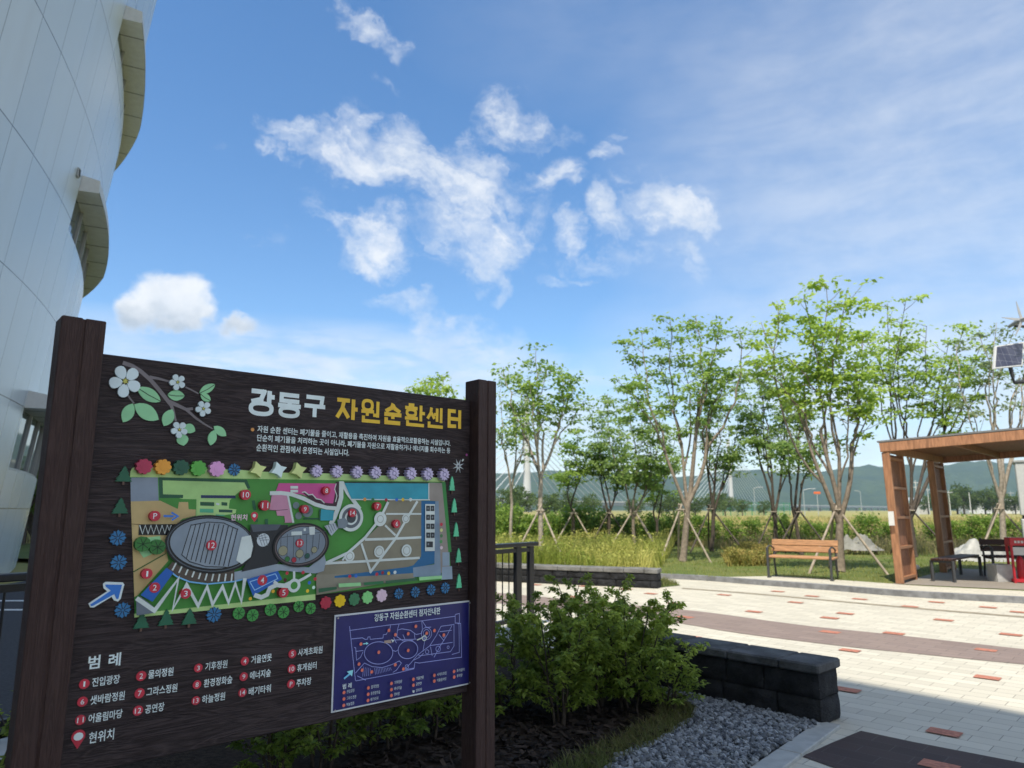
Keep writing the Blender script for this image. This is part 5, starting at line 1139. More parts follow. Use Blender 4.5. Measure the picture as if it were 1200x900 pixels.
TR = [
 ("tall straight staked tree with a broad open crown behind the end of the sunlit wall", gb(800, 658), (806, 590), [(728, 400), (752, 388), (785, 374), (815, 370), (845, 374), (866, 388), (722, 445), (852, 445), (775, 420), (835, 420), (800, 410), (862, 430)], M_bark, L_mid, 1.0, .095, .62, .42),
 ("large bright green tree behind the orange bench", gb(985, 670), (984, 606), [(892, 378), (912, 356), (942, 346), (968, 332), (992, 345), (1012, 392), (884, 425), (1002, 430), (925, 420), (955, 390), (1020, 470), (975, 400)], M_bark, L_bright, 1.1, .095, .66, .5),
 ("leafy wide tree with flat layered sprays beside the pergola", gd(1067, 22), (1066, 604), [(1012, 392), (1040, 356), (1062, 350), (1086, 382), (1112, 400), (1138, 436), (1150, 404), (1024, 430), (1082, 420), (1118, 462), (1052, 396), (1130, 384), (1100, 440), (1158, 430)], M_bark2, L_bright, 1.1, .085, .80, .56),
 ("pale barked sparse tree at the right edge behind the pergola", gd(1171, 21), (1172, 575), [(1120, 402), (1148, 392), (1168, 378), (1188, 388), (1204, 400), (1215, 385), (1128, 462), (1195, 440), (1160, 430), (1240, 400)], M_bark3, L_grey, .6, .085, .5, .62),
 ("dark multi-stemmed tree left of the orange bench", gd(906, 24.5), (908, 606), [(866, 434), (884, 425), (906, 432), (926, 442), (940, 470), (874, 480), (895, 460), (918, 480)], M_bark2, L_dark, 1.15, .075, .52, .30),
 ("slim dark tree directly behind the orange bench", gd(936, 23), (932, 608), [(918, 470), (948, 480), (962, 505), (930, 450), (915, 520), (950, 530)], M_bark2, L_dark, 1.0, .065, .44, .3),
 ("leaning dark tree close behind the tall staked tree", gd(832, 25), (836, 596), [(820, 430), (848, 452), (866, 478), (872, 505), (836, 470), (812, 490), (858, 530)], M_bark2, L_dark, 1.1, .07, .48, .28),
 ("slim pale tree with light trunk at the right side of the board", gd(633, 19.5), (634, 556), [(590, 430), (607, 442), (628, 406), (642, 430), (656, 437), (676, 446), (684, 470), (600, 475), (650, 470), (622, 450)], M_bark3, L_mid, .8, .07, .42, .42),
 ("thin sparse tree half hidden by the right post", gd(598, 23), (600, 590), [(588, 450), (600, 470), (584, 505), (614, 505), (606, 440)], M_bark3, L_dark, .75, .055, .4, .4),
 ("tree whose leafy top shows above the board", gd(507, 22), (508, 560), [(490, 455), (505, 449), (520, 441), (527, 456), (498, 475)], M_bark, L_bright, .9, .06, .4, .5),
 ("small leafy tree between the pale tree and the dense grove", gd(672, 26), (672, 600), [(655, 512), (668, 522), (686, 542), (650, 560), (678, 505)], M_bark2, L_mid, 1.1, .05, .46, .25),
 ("narrow dark leaved tree left of the twin-staked tree", gd(714, 26), (714, 600), [(690, 478), (710, 468), (726, 492), (736, 512), (700, 520), (720, 540), (688, 530)], M_bark2, L_dark, 1.3, .06, .46, .22),
 ("dense narrow tree with pale stakes in the tall grass", gd(742, 24), (742, 606), [(712, 462), (734, 458), (754, 472), (768, 484), (780, 502), (790, 542), (722, 520), (760, 540)], M_bark, L_dark, 1.3, .06, .46, .22),
 ("dark leaning tree between the dense narrow tree and the tall staked tree", gd(768, 27), (770, 610), [(782, 520), (792, 500), (776, 540), (760, 555)], M_bark2, L_mid, 1.1, .055, .46, .22)]
for i, (lab, base, fork, tips, bark, leaf, den, tr_, sp, low) in enumerate(TR): tree(lab, base, fork, tips, bark, leaf, den, tr_, sp, 100 + i, low=low)

M_pole = mat("weathered wooden pole", (.36, .31, .25), .85, .25, 10, .3); M_pole2 = mat("dark wooden pole", (.09, .075, .065), .85, .25, 10, .3)
def stakes(base, r, h, angs, m_, lab):
    base = Vector(base); t = thing("tree_stakes", lab, "tree stakes", base, 0, "stakes propping the young trees")
    for a in angs:
        a = R(a); f = base + Vector((math.cos(a) * r, math.sin(a) * r, -.02)); e = base + Vector((math.cos(a) * .05 - math.sin(a) * .04, math.sin(a) * .05 + math.cos(a) * .04, h)); e2 = e + (e - f).normalized() * .16
        b = MB(); b.tube([f, f.lerp(e2, .5), e2], [.032, .029, .025], m_, 7); b.build("pole", t)
    b = MB(); b.tube([base + Vector((math.cos(k * math.pi / 5) * .115, math.sin(k * math.pi / 5) * .115, h - .02 + .01 * (k % 2))) for k in range(11)], .018, M_pole, 5); b.build("lashing", t)
for base, r, h, angs, m_, lab in ((gb(800, 658), .78, 1.42, (205, 330, 85), M_pole, "three pale wooden stakes propping the tall tree behind the wall end"),
    (gb(985, 670), 1.0, 1.42, (205, 318, 80), M_pole, "pale stakes propping the large tree behind the orange bench"),
    (gd(906, 24.5), .85, 1.35, (200, 300, 60), M_pole2, "dark stakes round the multi-stemmed tree left of the bench"),
    (gd(936, 23), .95, 1.35, (190, 350, 100), M_pole2, "dark stakes behind the backrest of the orange bench"),
    (gd(1067, 22), 1.1, 1.4, (210, 340, 100), M_pole2, "dark stakes by the tree next to the pergola"),
    (gd(1171, 21), 1.0, 1.45, (195, 335, 95), M_pole, "stakes propping the pale tree at the right edge"),
    (gd(832, 25), 1.1, 1.45, (215, 335, 80), M_pole2, "stakes of the leaning tree behind the tall staked tree"),
    (gd(633, 19.5), .85, 1.4, (200, 318, 85), M_pole, "pale stakes of the slim tree at the right side of the board"),
    (gd(742, 24), .95, 1.35, (190, 320, 330), M_pole, "pale crossed stakes in the tall grass under the dense narrow tree"),
    (gd(714, 26), .9, 1.3, (200, 345, 90), M_pole2, "stakes under the narrow dark leaved tree"),
    (gd(672, 26), .9, 1.3, (205, 330, 90), M_pole, "stakes under the small leafy tree left of the grove")): stakes(base, r, h, angs, m_, lab)

# hedge: one row of evergreen shrubs
L_hedge = leafmat("hedge leaf", (.075, .16, .03), (.34, .47, .09), .45)
def hedge_shrub(seed):
    rr = random.Random(seed); t = thing("hedge_shrub", "evergreen shrub in the clipped hedge row behind the lawn", "shrub", (0, 0, 0), 0, "evergreen shrubs in the hedge row"); b = MB(); cen = []; axs = []; tn = []
    for k in range(6):
        a = rr.uniform(0, 6.3); e = Vector((math.cos(a) * .28, math.sin(a) * .28, rr.uniform(.7, 1.0))); b.tube([Vector((0, 0, -.02)), e * .5, e], [.022, .014, .006], M_stem, 5, False)
    for k in range(42):
        a = rr.uniform(0, 6.3); r = .40 * math.sqrt(rr.random()); c = Vector((math.cos(a) * r, math.sin(a) * r, rr.uniform(.22, 1.12) - r * .25)); tint = rr.gauss(.45, .25)
        for i in range(32):
            cen.append(tuple(c + Vector((rr.gauss(0, .085), rr.gauss(0, .085), rr.gauss(0, .075))))); axs.append((rr.gauss(0, 1), rr.gauss(0, 1), rr.uniform(-.3, .9))); tn.append(min(1, max(0, tint + rr.gauss(0, .18))))
    b.build("stems", t, world=False); quads("foliage", leaves(np.array(cen), np.array(axs), rng.uniform(.07, .12, len(cen)), .3, .45, .06), 4, L_hedge, np.array(tn), t, world=False, tris=True); return t
protos = [hedge_shrub(s) for s in (1, 2, 3)]; hx = -7.5; k = 0
while hx < 27:
    t = protos[k] if k < 3 else copy_tree(protos[k % 3])
    t.location = (hx, 28.6 + .25 * math.sin(hx) + random.uniform(-.2, .2), ZT - .03); t.rotation_euler = (0, 0, random.uniform(0, 6.3)); s = random.uniform(.85, 1.15); t.scale = (s, s, s * random.uniform(.92, 1.06)); hx += random.uniform(.66, .95); k += 1

for k, (px, d, s_) in enumerate([(602, 26, 1.5), (652, 27.5, 1.45), (676, 27, 1.7), (698, 27.5, 1.5), (728, 27.6, 1.35), (620, 27.2, 1.3), (758, 27.8, 1.3), (592, 27.6, 1.8)]):
    t = copy_tree(protos[k % 3]); q = at(px, 600, d); t.location = (q.x, d, ZT - .03); s_ *= .85; t.scale = (s_, s_, s_); t.rotation_euler = (0, 0, k * 1.3); t['label'] = "tall bushy evergreen shrub among the narrow trees left of the tall staked tree"; t['group'] = "tall shrubs among the narrow trees"
# broad trees far off: the tree belt before the hills and the greenery behind the building
L_far = leafmat("distant foliage", (.045, .085, .025), (.14, .20, .055), .35)
def far_tree(seed, h=7.0, w_=3.2):
    rr = random.Random(seed); t = thing("broad_tree", "broad dark green tree in the belt before the hills", "tree", (0, 0, 0), 0, "broad trees in the distant belt"); b = MB(); b.tube([Vector((0, 0, -.1)), Vector((.1, 0, h * .3)), Vector((0, .1, h * .65))], [.22, .17, .08], M_bark2, 6); cen = []; axs = []; tn = []
    for k in range(5): a = rr.uniform(0, 6.3); b.tube([Vector((.08, 0, h * .28)), Vector((math.cos(a) * w_ * .3, math.sin(a) * w_ * .3, h * .5)), Vector((math.cos(a) * w_ * .6, math.sin(a) * w_ * .6, h * .7))], [.1, .07, .03], M_bark2, 5, False)
    for k in range(60):
        d = unit(rng.normal(size=3)); r = rr.random() ** .4; c = np.array([d[0] * w_ * r, d[1] * w_ * r, h * .58 + d[2] * h * .40 * r]); tint = rr.gauss(.45, .25)
        for i in range(34):
            cen.append(c + rng.normal(size=3) * [.45, .45, .32]); axs.append(rng.normal(size=3)); tn.append(min(1, max(0, tint + rr.gauss(0, .15))))
    b.build("trunk", t, world=False); quads("crown", leaves(np.array(cen), np.array(axs), rng.uniform(.28, .5, len(cen)), .34, .4, .06), 4, L_far, np.array(tn), t, world=False, tris=True); return t
fp = [far_tree(s) for s in (11, 12, 13)]; k = 0
spots = [(1088, 250, 1), (1112, 245, 1.1), (1122, 255, 1.35), (1130, 250, 1.45), (1140, 262, 1.0), (1155, 250, 1.2), (1164, 246, 1.35), (1176, 250, 1.05), (1190, 250, .95), (1204, 245, 1.1), (1062, 270, .7),
         (595, 120, .75), (610, 128, .8), (640, 118, .62), (660, 130, .7), (690, 125, .6), (745, 140, .55), (775, 150, .7), (790, 148, .75), (815, 160, .65), (838, 165, .8), (850, 180, .8), (870, 190, .65), (895, 200, .6), (1230, 240, 1.2)]
for px, d, s in spots:
    t = fp[k] if k < 3 else copy_tree(fp[k % 3]); q = at(px, 600, d); t.location = (q.x, d, -.05); t.rotation_euler = (0, 0, random.uniform(0, 6.3)); t.scale = (s * 1.1, s * 1.1, s); k += 1
L_green = leafmat("sunlit foliage", (.06, .11, .02), (.19, .26, .05), .4)
for k, (x, y, s) in enumerate([(-20.3, 30.0, .75), (-23.0, 34.5, .9), (-17.2, 33, .45)]):
    t = copy_tree(fp[k]); t.location = (x, y, -.05); t.scale = (s, s, s); t['group'] = "broad trees behind the building"
    t['label'] = ["bright green tree beside the foot of the building", "larger tree behind the building at the left edge", "low round tree right of the building's foot"][k]
    for c in t.children:
        if c.name.startswith('crown'): c.data = c.data.copy(); c.data.materials[0] = L_green


# ================================================================ BENCHES
M_teak = mat("orange stained timber", (.39, .205, .10), .5, .3, 5, .2, 40, .4, stretch=(1, 12, 12)); M_darkwood = mat("dark stained timber", (.050, .022, .016), .5, .2, 5, .2, 40, .4, stretch=(1, 12, 12))
M_iron = mat("grey cast iron", (.055, .058, .062), .45, .15, 20)
def bench(label, p_left, p_right, wood, arms=True, z=ZT, grp="benches on the terrace", h=.80):
    a, c = Vector(p_left), Vector(p_right); d = (c - a).normalized(); L = (c - a).length; root = thing("bench", label, "bench", (a.x, a.y, z), math.atan2(d.y, d.x), grp)
    # local: x along the seat, y away from the viewer
    def bb(name, parent=root): return name
    b = MB()
    for k in range(3): b.box((L / 2, .10 + k * .135, .425 + .006 * k), (L + .10, .125, .035), wood, bev=.008)
    b.build("seat", root, world=False)
    b = MB(); tl = Vector((0, .26, .965)).normalized(); x = Vector((1, 0, 0)); y = tl.cross(x) * -1
    for k in range(2):
        cen = Vector((L / 2, .455, .585 + .0)) + tl * (k * .135); b.box(cen, (L + .10, .03, .125), wood, ax=(x, Vector((0, .965, -.26)), tl), bev=.008)
    b.build("backrest", root, world=False)
    for sx in (0, L):
        b = MB(); b.beam((sx, .0, 0), (sx, .0, .62), .045, .045, M_iron, up=(0, 1, 0), bev=.006); b.beam((sx, -.02, .012), (sx, .09, .012), .055, .024, M_iron); b.build("front_leg", root, world=False)
        b = MB(); b.tube([(sx, .50, 0), (sx, .43, .30), (sx, .425, .44), (sx, .53, .80)], .022, M_iron, 6); b.build("rear_leg", root, world=False)
        b = MB(); b.beam((sx, 0, .395), (sx, .44, .400), .04, .03, M_iron); b.build("seat_rail", root, world=False)
        if arms:
            b = MB(); b.tube([(sx, 0, .61), (sx, .10, .645), (sx, .25, .645), (sx, .40, .60), (sx, .47, .56)], .018, M_iron, 6); b.build("armrest", root, world=False)
    return root
bench("orange timber bench with grey iron legs and armrests on the lawn edge", gb(901, 676.8), gb(975, 681), M_teak)
pf = gb(1055, 684); kd = (Vector(kerb[-1]) - Vector(kerb[-6])).normalized(); kd = Vector((kd.x, kd.y, 0))
bench("dark brown bench with a backrest standing at the back of the pergola", gb(1166, 677.5), gb(1166, 677.5) + Vector((1.55, -.35, 0)), M_darkwood)
# flat bench under the pergola
A_, B_, C_ = gb(1097, 681.7), gb(1119, 682.8), gb(1150, 675)
t = thing("flat_bench", "low backless dark slatted bench with grey legs under the pergola", "bench", (B_.x, B_.y, ZT), 0, "benches on the terrace")
e1 = (C_ - B_); e2 = (A_ - B_); L1, L2 = e1.length, e2.length; e1.normalize(); e2 = (e2 - e1 * e2.dot(e1)).normalized(); L2 = max(.38, min(.5, L2)); h_ = .43
b = MB()
for k in range(5): c = B_ + e1 * L1 / 2 + e2 * (L2 * (k + .5) / 5) + Vector((0, 0, h_)); b.box(c, (L1 + .12, L2 / 5 - .012, .04), M_darkwood, rz=math.atan2(e1.y, e1.x), bev=.006)
b.build("seat", t)
for u in (0, 1):
    for v in (0, 1): b = MB(); q = B_ + e1 * L1 * u + e2 * L2 * v; b.beam(q, q + Vector((0, 0, h_ - .02)), .05, .05, M_iron, up=(0, 1, 0), bev=.005); b.build("leg", t)
    b = MB(); b.beam(B_ + e1 * L1 * u + Vector((0, 0, h_ - .04)), B_ + e1 * L1 * u + e2 * L2 + Vector((0, 0, h_ - .04)), .04, .04, M_iron); b.build("frame", t)

# ================================================================ PERGOLA
M_cedar = mat("reddish cedar timber", (.335, .165, .088), .5, .32, 4, .2, 40, .4, stretch=(6, 6, .8)); M_cedar2 = mat("reddish cedar slats", (.235, .112, .066), .55, .3, 4, .2, 40, .4, stretch=(6, 6, .8))
pg = thing("pergola", "orange brown timber pergola with slatted legs and a flat roof, at the right edge", "pergola", pf)
lw = gb(1071, 679) - pf; LW = lw.length; lw.normalize()                     # direction in which a leg panel runs
R0_ = gb(1106, 671); up3 = Vector((0, 0, 1)); S5 = 4.4
def rise(s): return 2.545 + .055 * s                                         # roof height along the kerb
def leg(p, d, w_, hgt, wd=.14):
    n_ = Vector((-d.y, d.x, 0)); rz = math.atan2(d.y, d.x); b = MB(); lean = Vector((-.05, 0, 0))
    def post(c0, m_): b.beam(c0, c0 + lean + up3 * hgt, wd, .075, m_, up=(d.x, d.y, 0), bev=.006)
    post(p, M_cedar); post(p + d * w_, M_cedar)
    for k in range(5): z = .09 + (hgt - .2) * k / 4; q = p + lean * z / hgt; b.beam(q + up3 * z + d * .036, q + up3 * z + d * (w_ - .036), wd - .012, .05, M_cedar)
    for k in range(9):
        u = .07 + (w_ - .14) * (k + .5) / 9; q = p + d * u; b.beam(q + up3 * .03 + n_ * .02, q + lean + up3 * (hgt - .02) + n_ * .02, .074, .022, M_cedar2, up=(n_.x, n_.y, 0))
    b.build("slatted_leg", pg)
LWm = max(.36, min(1.1, LW)); dleg = lw
for s in (0, S5):
    f = pf + kd * s; r = R0_ + kd * s
    leg(f + Vector((0, 0, 0)), dleg, LWm, rise(s) - .02); leg(r, dleg, LWm, rise(s) - .02)
o0 = pf + Vector((0, 0, 0)) - kd * .13 - dleg * .045; bk = (R0_ - pf); bk.z = 0; BL = bk.length + LWm + .3; bk.normalize()
def rp(s, t, dz=0): q = o0 + kd * s + bk * t; return Vector((q.x, q.y, ZT + rise(s) + dz))
RL = S5 + .45
b = MB(); fw_ = .085
b.beam(rp(0, 0, .08), rp(RL, 0, .08), fw_, .18, M_cedar, bev=.006); b.beam(rp(0, BL, .08), rp(RL, BL, .08), fw_, .18, M_cedar, bev=.006)
for s in (.045, RL - .045): b.beam(rp(s, .05, .08), rp(s, BL - .05, .08), fw_, .18, M_cedar, bev=.006)
b.build("roof_frame", pg)
for k in range(1, 4): b = MB(); s = RL * k / 4; b.beam(rp(s, .05, .07), rp(s, BL - .05, .07), .06, .12, M_cedar2); b.build("rafter", pg)
b = MB(); nsl = 30
for k in range(nsl): t_ = .06 + (BL - .12) * (k + .5) / nsl; b.beam(rp(.06, t_, .145), rp(RL - .06, t_, .145), .10, .022, M_cedar2)
b.build("ceiling_slats", pg)
b = MB(); q = [rp(-.03, -.05, .18), rp(RL + .03, -.05, .18), rp(RL + .03, BL + .05, .18), rp(-.03, BL + .05, .18)]; M_rs = mat("grey roof sheet", (.16, .165, .17), .6, .15, 4)
tp_ = [p + up3 * .035 for p in q]; b.add(q + tp_, [(3, 2, 1, 0), (4, 5, 6, 7), (0, 1, 5, 4), (1, 2, 6, 5), (2, 3, 7, 6), (3, 0, 4, 7)], M_rs); b.build("roof_sheet", pg)
b = MB(); np_ = pf + dleg * .02 + Vector((.0, .0, 1.35)) - Vector((-dleg.y, dleg.x, 0)) * .02
nq = at(1044.5, 607.5, pf.y - .09); b.box(nq, (.10, .012, .27), mat("white notice plate", (.62, .63, .62), .4, .05, 20), rz=math.atan2(kd.y, kd.x)); b.build("notice_plate", pg)
# paved floor under the pergola
fl = [pf - kd * .1 - dleg * .1, pf + kd * (S5 + .6) - dleg * .1]; fl += [fl[1] + bk * (BL + .2), fl[0] + bk * (BL + .2)]
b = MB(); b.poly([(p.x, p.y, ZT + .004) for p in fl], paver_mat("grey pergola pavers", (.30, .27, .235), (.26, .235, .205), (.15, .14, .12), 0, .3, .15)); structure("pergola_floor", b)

# red extinguisher stand, planter box, white covers, garden lamp
M_redp = mat("red painted steel", (.45, .022, .035), .4, .12, 12); M_white = mat("white painted steel", (.54, .55, .55), .4, .06, 12)
q = gb(1190, 683.5); rz = math.atan2(kd.y, kd.x) + .25; xx = Vector((math.cos(rz), math.sin(rz), 0)); yy = Vector((-xx.y, xx.x, 0))
t = thing("extinguisher_stand", "red open steel stand holding fire extinguishers at the right edge under the pergola", "fire extinguisher stand", q)
W0, H0, D0 = .80, .86, .26
for u in (0, W0):
    for v in (0, D0): b = MB(); b.beam(q + xx * u + yy * v, q + xx * u + yy * v + up3 * H0, .035, .035, M_redp, up=(0, 1, 0)); b.build("post", t)
b = MB(); b.box(q + xx * W0 / 2 + yy * D0 / 2 + up3 * (H0 - .07), (W0 + .05, D0 + .05, .15), M_redp, rz=rz, bev=.01); b.build("header", t)
b = MB(); b.box(q + xx * W0 / 2 + yy * D0 / 2 + up3 * .05, (W0, D0, .06), M_redp, rz=rz); b.build("base_tray", t)
b = MB(); b.box(q + xx * .12 + yy * -.005 + up3 * (H0 - .25), (.20, .012, .15), M_white, rz=rz); b.build("instruction_plate", t)
b = MB()
for k in range(5): b.box(q + xx * (.07 + .055 * k) - yy * .033 + up3 * (H0 - .075), (.035, .006, .045), M_white, rz=rz)
b.build("lettering", t)
for k in range(3):
    b = MB(); c = q + xx * (.16 + .24 * k) + yy * .13 + up3 * .08; b.tube([c, c + up3 * .02, c + up3 * .34, c + up3 * .40, c + up3 * .43], [.06, .068, .068, .045, .02], M_redp, 12); b.build("extinguisher", t)
    b = MB(); b.tube([c + up3 * .43, c + up3 * .47, c + up3 * .48 - xx * .07], .014, M_joint, 6); b.tube([c + up3 * .42 + xx * .02, c + up3 * .36 + xx * .09, c + up3 * .18 + xx * .085], .010, M_joint, 5); b.build("valve", t)
q = gb(1173, 681.5); t = tag(MB().build("planter_box") if False else bpy.data.objects.new("planter_box", None), "pale grey box planter beside the red extinguisher stand", "planter"); C.objects.link(t); t.location = q
M_pl = mat("pale concrete planter", (.44, .44, .43), .8, .12, 8, .2); b = MB(); hw, ht = .16, .34
for sx, sy, dx, dy in ((0, -1, hw, .02), (0, 1, hw, .02), (-1, 0, .02, hw - .04), (1, 0, .02, hw - .04)): b.box(q + Vector((sx * (hw - .02), sy * (hw - .02), ht / 2)), (dx * 2, dy * 2, ht), M_pl, bev=.008)
b.build("side", t); b = MB(); b.poly([q + Vector((x * .13, y * .13, ht - .06)) for x, y in ((-1, -1), (1, -1), (1, 1), (-1, 1))], M_soil); b.build("soil", t)
def heap(name, label, cat, c, rx_, ry_, h, m_, seed, grp=None):
    n = 44; b = MB(); vs = []; rr = random.Random(seed); bumps = [(rr.uniform(-.6, .6), rr.uniform(-.4, .4), rr.uniform(.25, .5), rr.uniform(.45, 1)) for _ in range(7)]
    for j in range(n + 1):
        for i in range(n + 1):
            u, v = i / n * 2 - 1, j / n * 2 - 1; r = math.hypot(u, v) * (1 + .25 * mnoise.noise(Vector((u * 2, v * 2, seed)))); f = max(0, min(1, (1.0 - r) * 2.2))
            z = max(hh * math.exp(-((u - bx) ** 2 + (v - by) ** 2) / (s_ * s_)) for bx, by, s_, hh in bumps)
            w3 = mnoise.turbulence(Vector((u * 2.2, v * 2.2, seed)), 4, True)                        # sharp folds of the sheet
            z = h * (z * .75 + .32 * w3) * f
            vs.append(Vector(c) + Vector((u * rx_ + .04 * w3, v * ry_, max(-.01 + .012 * w3, z))))
    b.add(vs, [(j * (n + 1) + i, j * (n + 1) + i + 1, (j + 1) * (n + 1) + i + 1, (j + 1) * (n + 1) + i) for j in range(n) for i in range(n) if min(vs[j * (n + 1) + i].z, vs[(j + 1) * (n + 1) + i + 1].z) > c[2] + .004], m_, True); return tag(b.build(name), label, cat, grp)
M_tarp = mat("white plastic sheet", (.33, .335, .325), .45, .12, 6, .6, 14)
heap("tarp_heap", "crumpled white plastic sheet over a heap behind the pergola bench", "tarp", gd(1138, 20.6) + Vector((0, 0, -.02)), 1.05, .7, .66, M_tarp, 2)
heap("sack_heap", "pale grey covered heap behind the trunk right of the orange bench", "tarp", gd(1003, 23.5) + Vector((0, 0, .12)), .75, .5, .62, mat("pale grey cover", (.23, .23, .215), .7, .15, 6, .5, 14), 5)
q = gb(1075.5, 676); t = thing("garden_lamp", "tiny white globe lamp on a short stake beside the pergola leg", "lamp", q)
b = MB(); b.tube([q, q + up3 * .16], .012, M_iron, 6); b.build("stake", t); b = MB(); b.tube([q + up3 * z for z in (.15, .165, .20, .235, .25)], [.02, .045, .058, .045, .015], M_white, 12); b.build("globe", t)

# ================================================================ SOLAR AND WIND STREET LAMP (pole stands just outside the frame)
pb_ = gd(1270, 15.0); t = thing("solar_street_lamp", "hybrid street lamp carrying a white framed solar panel and a small white wind turbine", "street lamp", pb_)
M_pole_ = mat("dark grey steel pole", (.05, .052, .055), .45, .1, 20)
b = MB(); b.tube([pb_, pb_ + up3 * 3, pb_ + up3 * 6.2], [.09, .075, .055], M_pole_, 12); b.build("pole", t)
b = MB(); b.tube([pb_ + up3 * .02, pb_ + up3 * .06], [.17, .17], M_pole_, 12); b.build("base_flange", t)
c0, c1, c2, c3 = at(1164.5, 432, 14.9), at(1198.5, 428.5, 15.25), at(1200.5, 400.5, 15.55), at(1166.5, 405.5, 15.2)
n_ = (c1 - c0).cross(c3 - c0).normalized(); n_ = -n_ if n_.y > 0 else n_
b = MB(); fr_ = [c0, c1, c2, c3]; bk_ = [p - n_ * .04 for p in fr_]
fs_ = [(0, 1, 2, 3), (7, 6, 5, 4), (0, 4, 5, 1), (1, 5, 6, 2), (2, 6, 7, 3), (3, 7, 4, 0)]; b.add(fr_ + bk_, fs_, M_white); pf_ = b.build("panel_frame", t)
def cell_mat():
    m = bpy.data.materials.new("solar cells"); m.use_nodes = True; k = NT(m.node_tree); p = k.n['Principled BSDF']; co = k.node('ShaderNodeTexCoord').outputs['Generated']; s = k.node('ShaderNodeSeparateXYZ'); k.l.new(co, s.inputs[0])
    f = k.math('FRACT', k.math('MULTIPLY', s.outputs[0], 6)); g = k.math('FRACT', k.math('MULTIPLY', s.outputs[2], 4)); l_ = k.math('MAXIMUM', k.math('LESS_THAN', f, .05), k.math('LESS_THAN', g, .05))
    k.l.new(k.mix(l_, lin((.045, .05, .085)), lin((.16, .17, .21))), p.inputs['Base Color']); p.inputs['Roughness'].default_value = .22; return m
ce = sum(fr_, Vector()) / 4; b = MB(); b.poly([ce + (p - ce) * .90 + n_ * .004 for p in fr_], cell_mat()); b.build("solar_cells", pf_)
b = MB(); a0 = (c0 + c1) / 2 + (c1 - c0) * .12 + n_ * -.06 + (c3 - c0) * .15; e0 = Vector((a0.x + .05, a0.y, at(1188, 446, 15).z)); pz = Vector((pb_.x, pb_.y, e0.z + .04)); b.tube([a0, a0 + (e0 - a0) * .5, e0, pz], .042, M_pole_, 8); b.build("bracket_arm", t)
hb = at(1197.5, 374.5, 15.0); hd = Vector((-.10, -1, .05)).normalized(); b = MB(); M_tw = mat("white turbine", (.36, .37, .38), .35, .05, 10)
b.tube([hb - hd * -.12, hb, hb - hd * .15, hb - hd * .5], [.012, .055, .065, .03], M_tw, 10); b.build("turbine_hub", t)
for k in range(5):
    an = R(100 + 72 * k); ux = Vector((1, -.1, 0)).normalized(); dr = ux * math.cos(an) + up3 * math.sin(an); sd_ = hd.cross(dr).normalized(); b = MB(); L = .42
    pts = [hb + dr * .04 - sd_ * .02, hb + dr * .04 + sd_ * .03, hb + dr * L * .4 + sd_ * .035, hb + dr * L + sd_ * .005, hb + dr * L - sd_ * .005, hb + dr * L * .4 - sd_ * .02]
    b.add(pts + [p + hd * .008 for p in pts], [(0, 1, 2, 3, 4, 5), (11, 10, 9, 8, 7, 6)] + [(i, i + 6, (i + 1) % 6 + 6, (i + 1) % 6) for i in range(6)], M_tw); b.build("turbine_blade", t)
b = MB(); b.tube([Vector((pb_.x, pb_.y, 5.4)), hb - hd * .3 + up3 * -.05], .03, M_pole_, 8); b.build("turbine_mount", t)
b = MB(); b.tube([pb_ + up3 * 5.0, pb_ + up3 * 5.15 + Vector((.6, -.3, 0)), pb_ + up3 * 5.2 + Vector((1.2, -.6, 0))], .03, M_pole_, 8); b.build("lamp_arm", t)
b = MB(); b.box(pb_ + up3 * 5.18 + Vector((1.4, -.7, 0)), (.55, .16, .07), M_pole_, rz=-.46, bev=.02); b.build("lamp_head", t)
# white equipment kiosk at the edge of the frame
kz = -.60; kx, ky = Vector((math.cos(kz), math.sin(kz), 0)), Vector((-math.sin(kz), math.cos(kz), 0)); kq = Vector((at(1191, 560, 20).x, 20, ZT)) + kx * .75 + ky * .6
t = thing("kiosk", "white two-tier equipment kiosk seen at the right edge behind the pergola", "kiosk", kq)
b = MB(); b.box(kq + up3 * .575, (1.5, 1.2, 1.15), M_white, rz=kz, bev=.02); b.build("lower_cabinet", t)
b = MB(); b.box(kq + up3 * 1.20, (1.42, 1.1, .10), M_iron, rz=kz); b.build("plinth_band", t)
b = MB(); b.box(kq + up3 * 1.98, (1.5, 1.2, 1.46), M_white, rz=kz, bev=.02); up_ = b.build("upper_cabinet", t)
b = MB(); b.box(kq + up3 * 2.74, (1.56, 1.26, .07), mat("kiosk roof sheet", (.35, .36, .36), .5, .1, 10), rz=kz, bev=.01); b.build("roof", t)
b = MB(); b.box(kq + up3 * 1.95 + kx * .2 - ky * .605, (.7, .02, 1.1), M_hood, rz=kz); b.build("door", up_)

# ================================================================ BRIDGE, POLES, FENCE AND SMALL BUILDINGS FAR OFF
M_conc = mat("pale bridge concrete", (.50, .51, .50), .8, .08, .05); M_deck = mat("bridge deck steel", (.20, .23, .25), .7, .1, .05); M_cable = mat("pale stay cable", (.50, .53, .55), .5, .05, 1)
pA, pB = Vector((11.5, 554, 0)), Vector((268, 880, 0)); bd = (pB - pA).normalized(); bn_ = Vector((-bd.y, bd.x, 0)); ZD = 6.6
t = thing("cable_stayed_bridge", "long pale cable-stayed bridge with two slender pylons in front of the hills", "bridge", pA)
b = MB(); s0, s1 = pA - bd * 420, pB + bd * 1100
b.beam(s0 + up3 * ZD, s1 + up3 * ZD, 22, 2.6, M_deck); b.build("deck", t)
b = MB()
for sgn in (-1, 1): b.beam(s0 + bn_ * 11 * sgn + up3 * (ZD + 1.9), s1 + bn_ * 11 * sgn + up3 * (ZD + 1.9), .5, 1.1, M_conc)
b.build("parapet", t)
k = -380
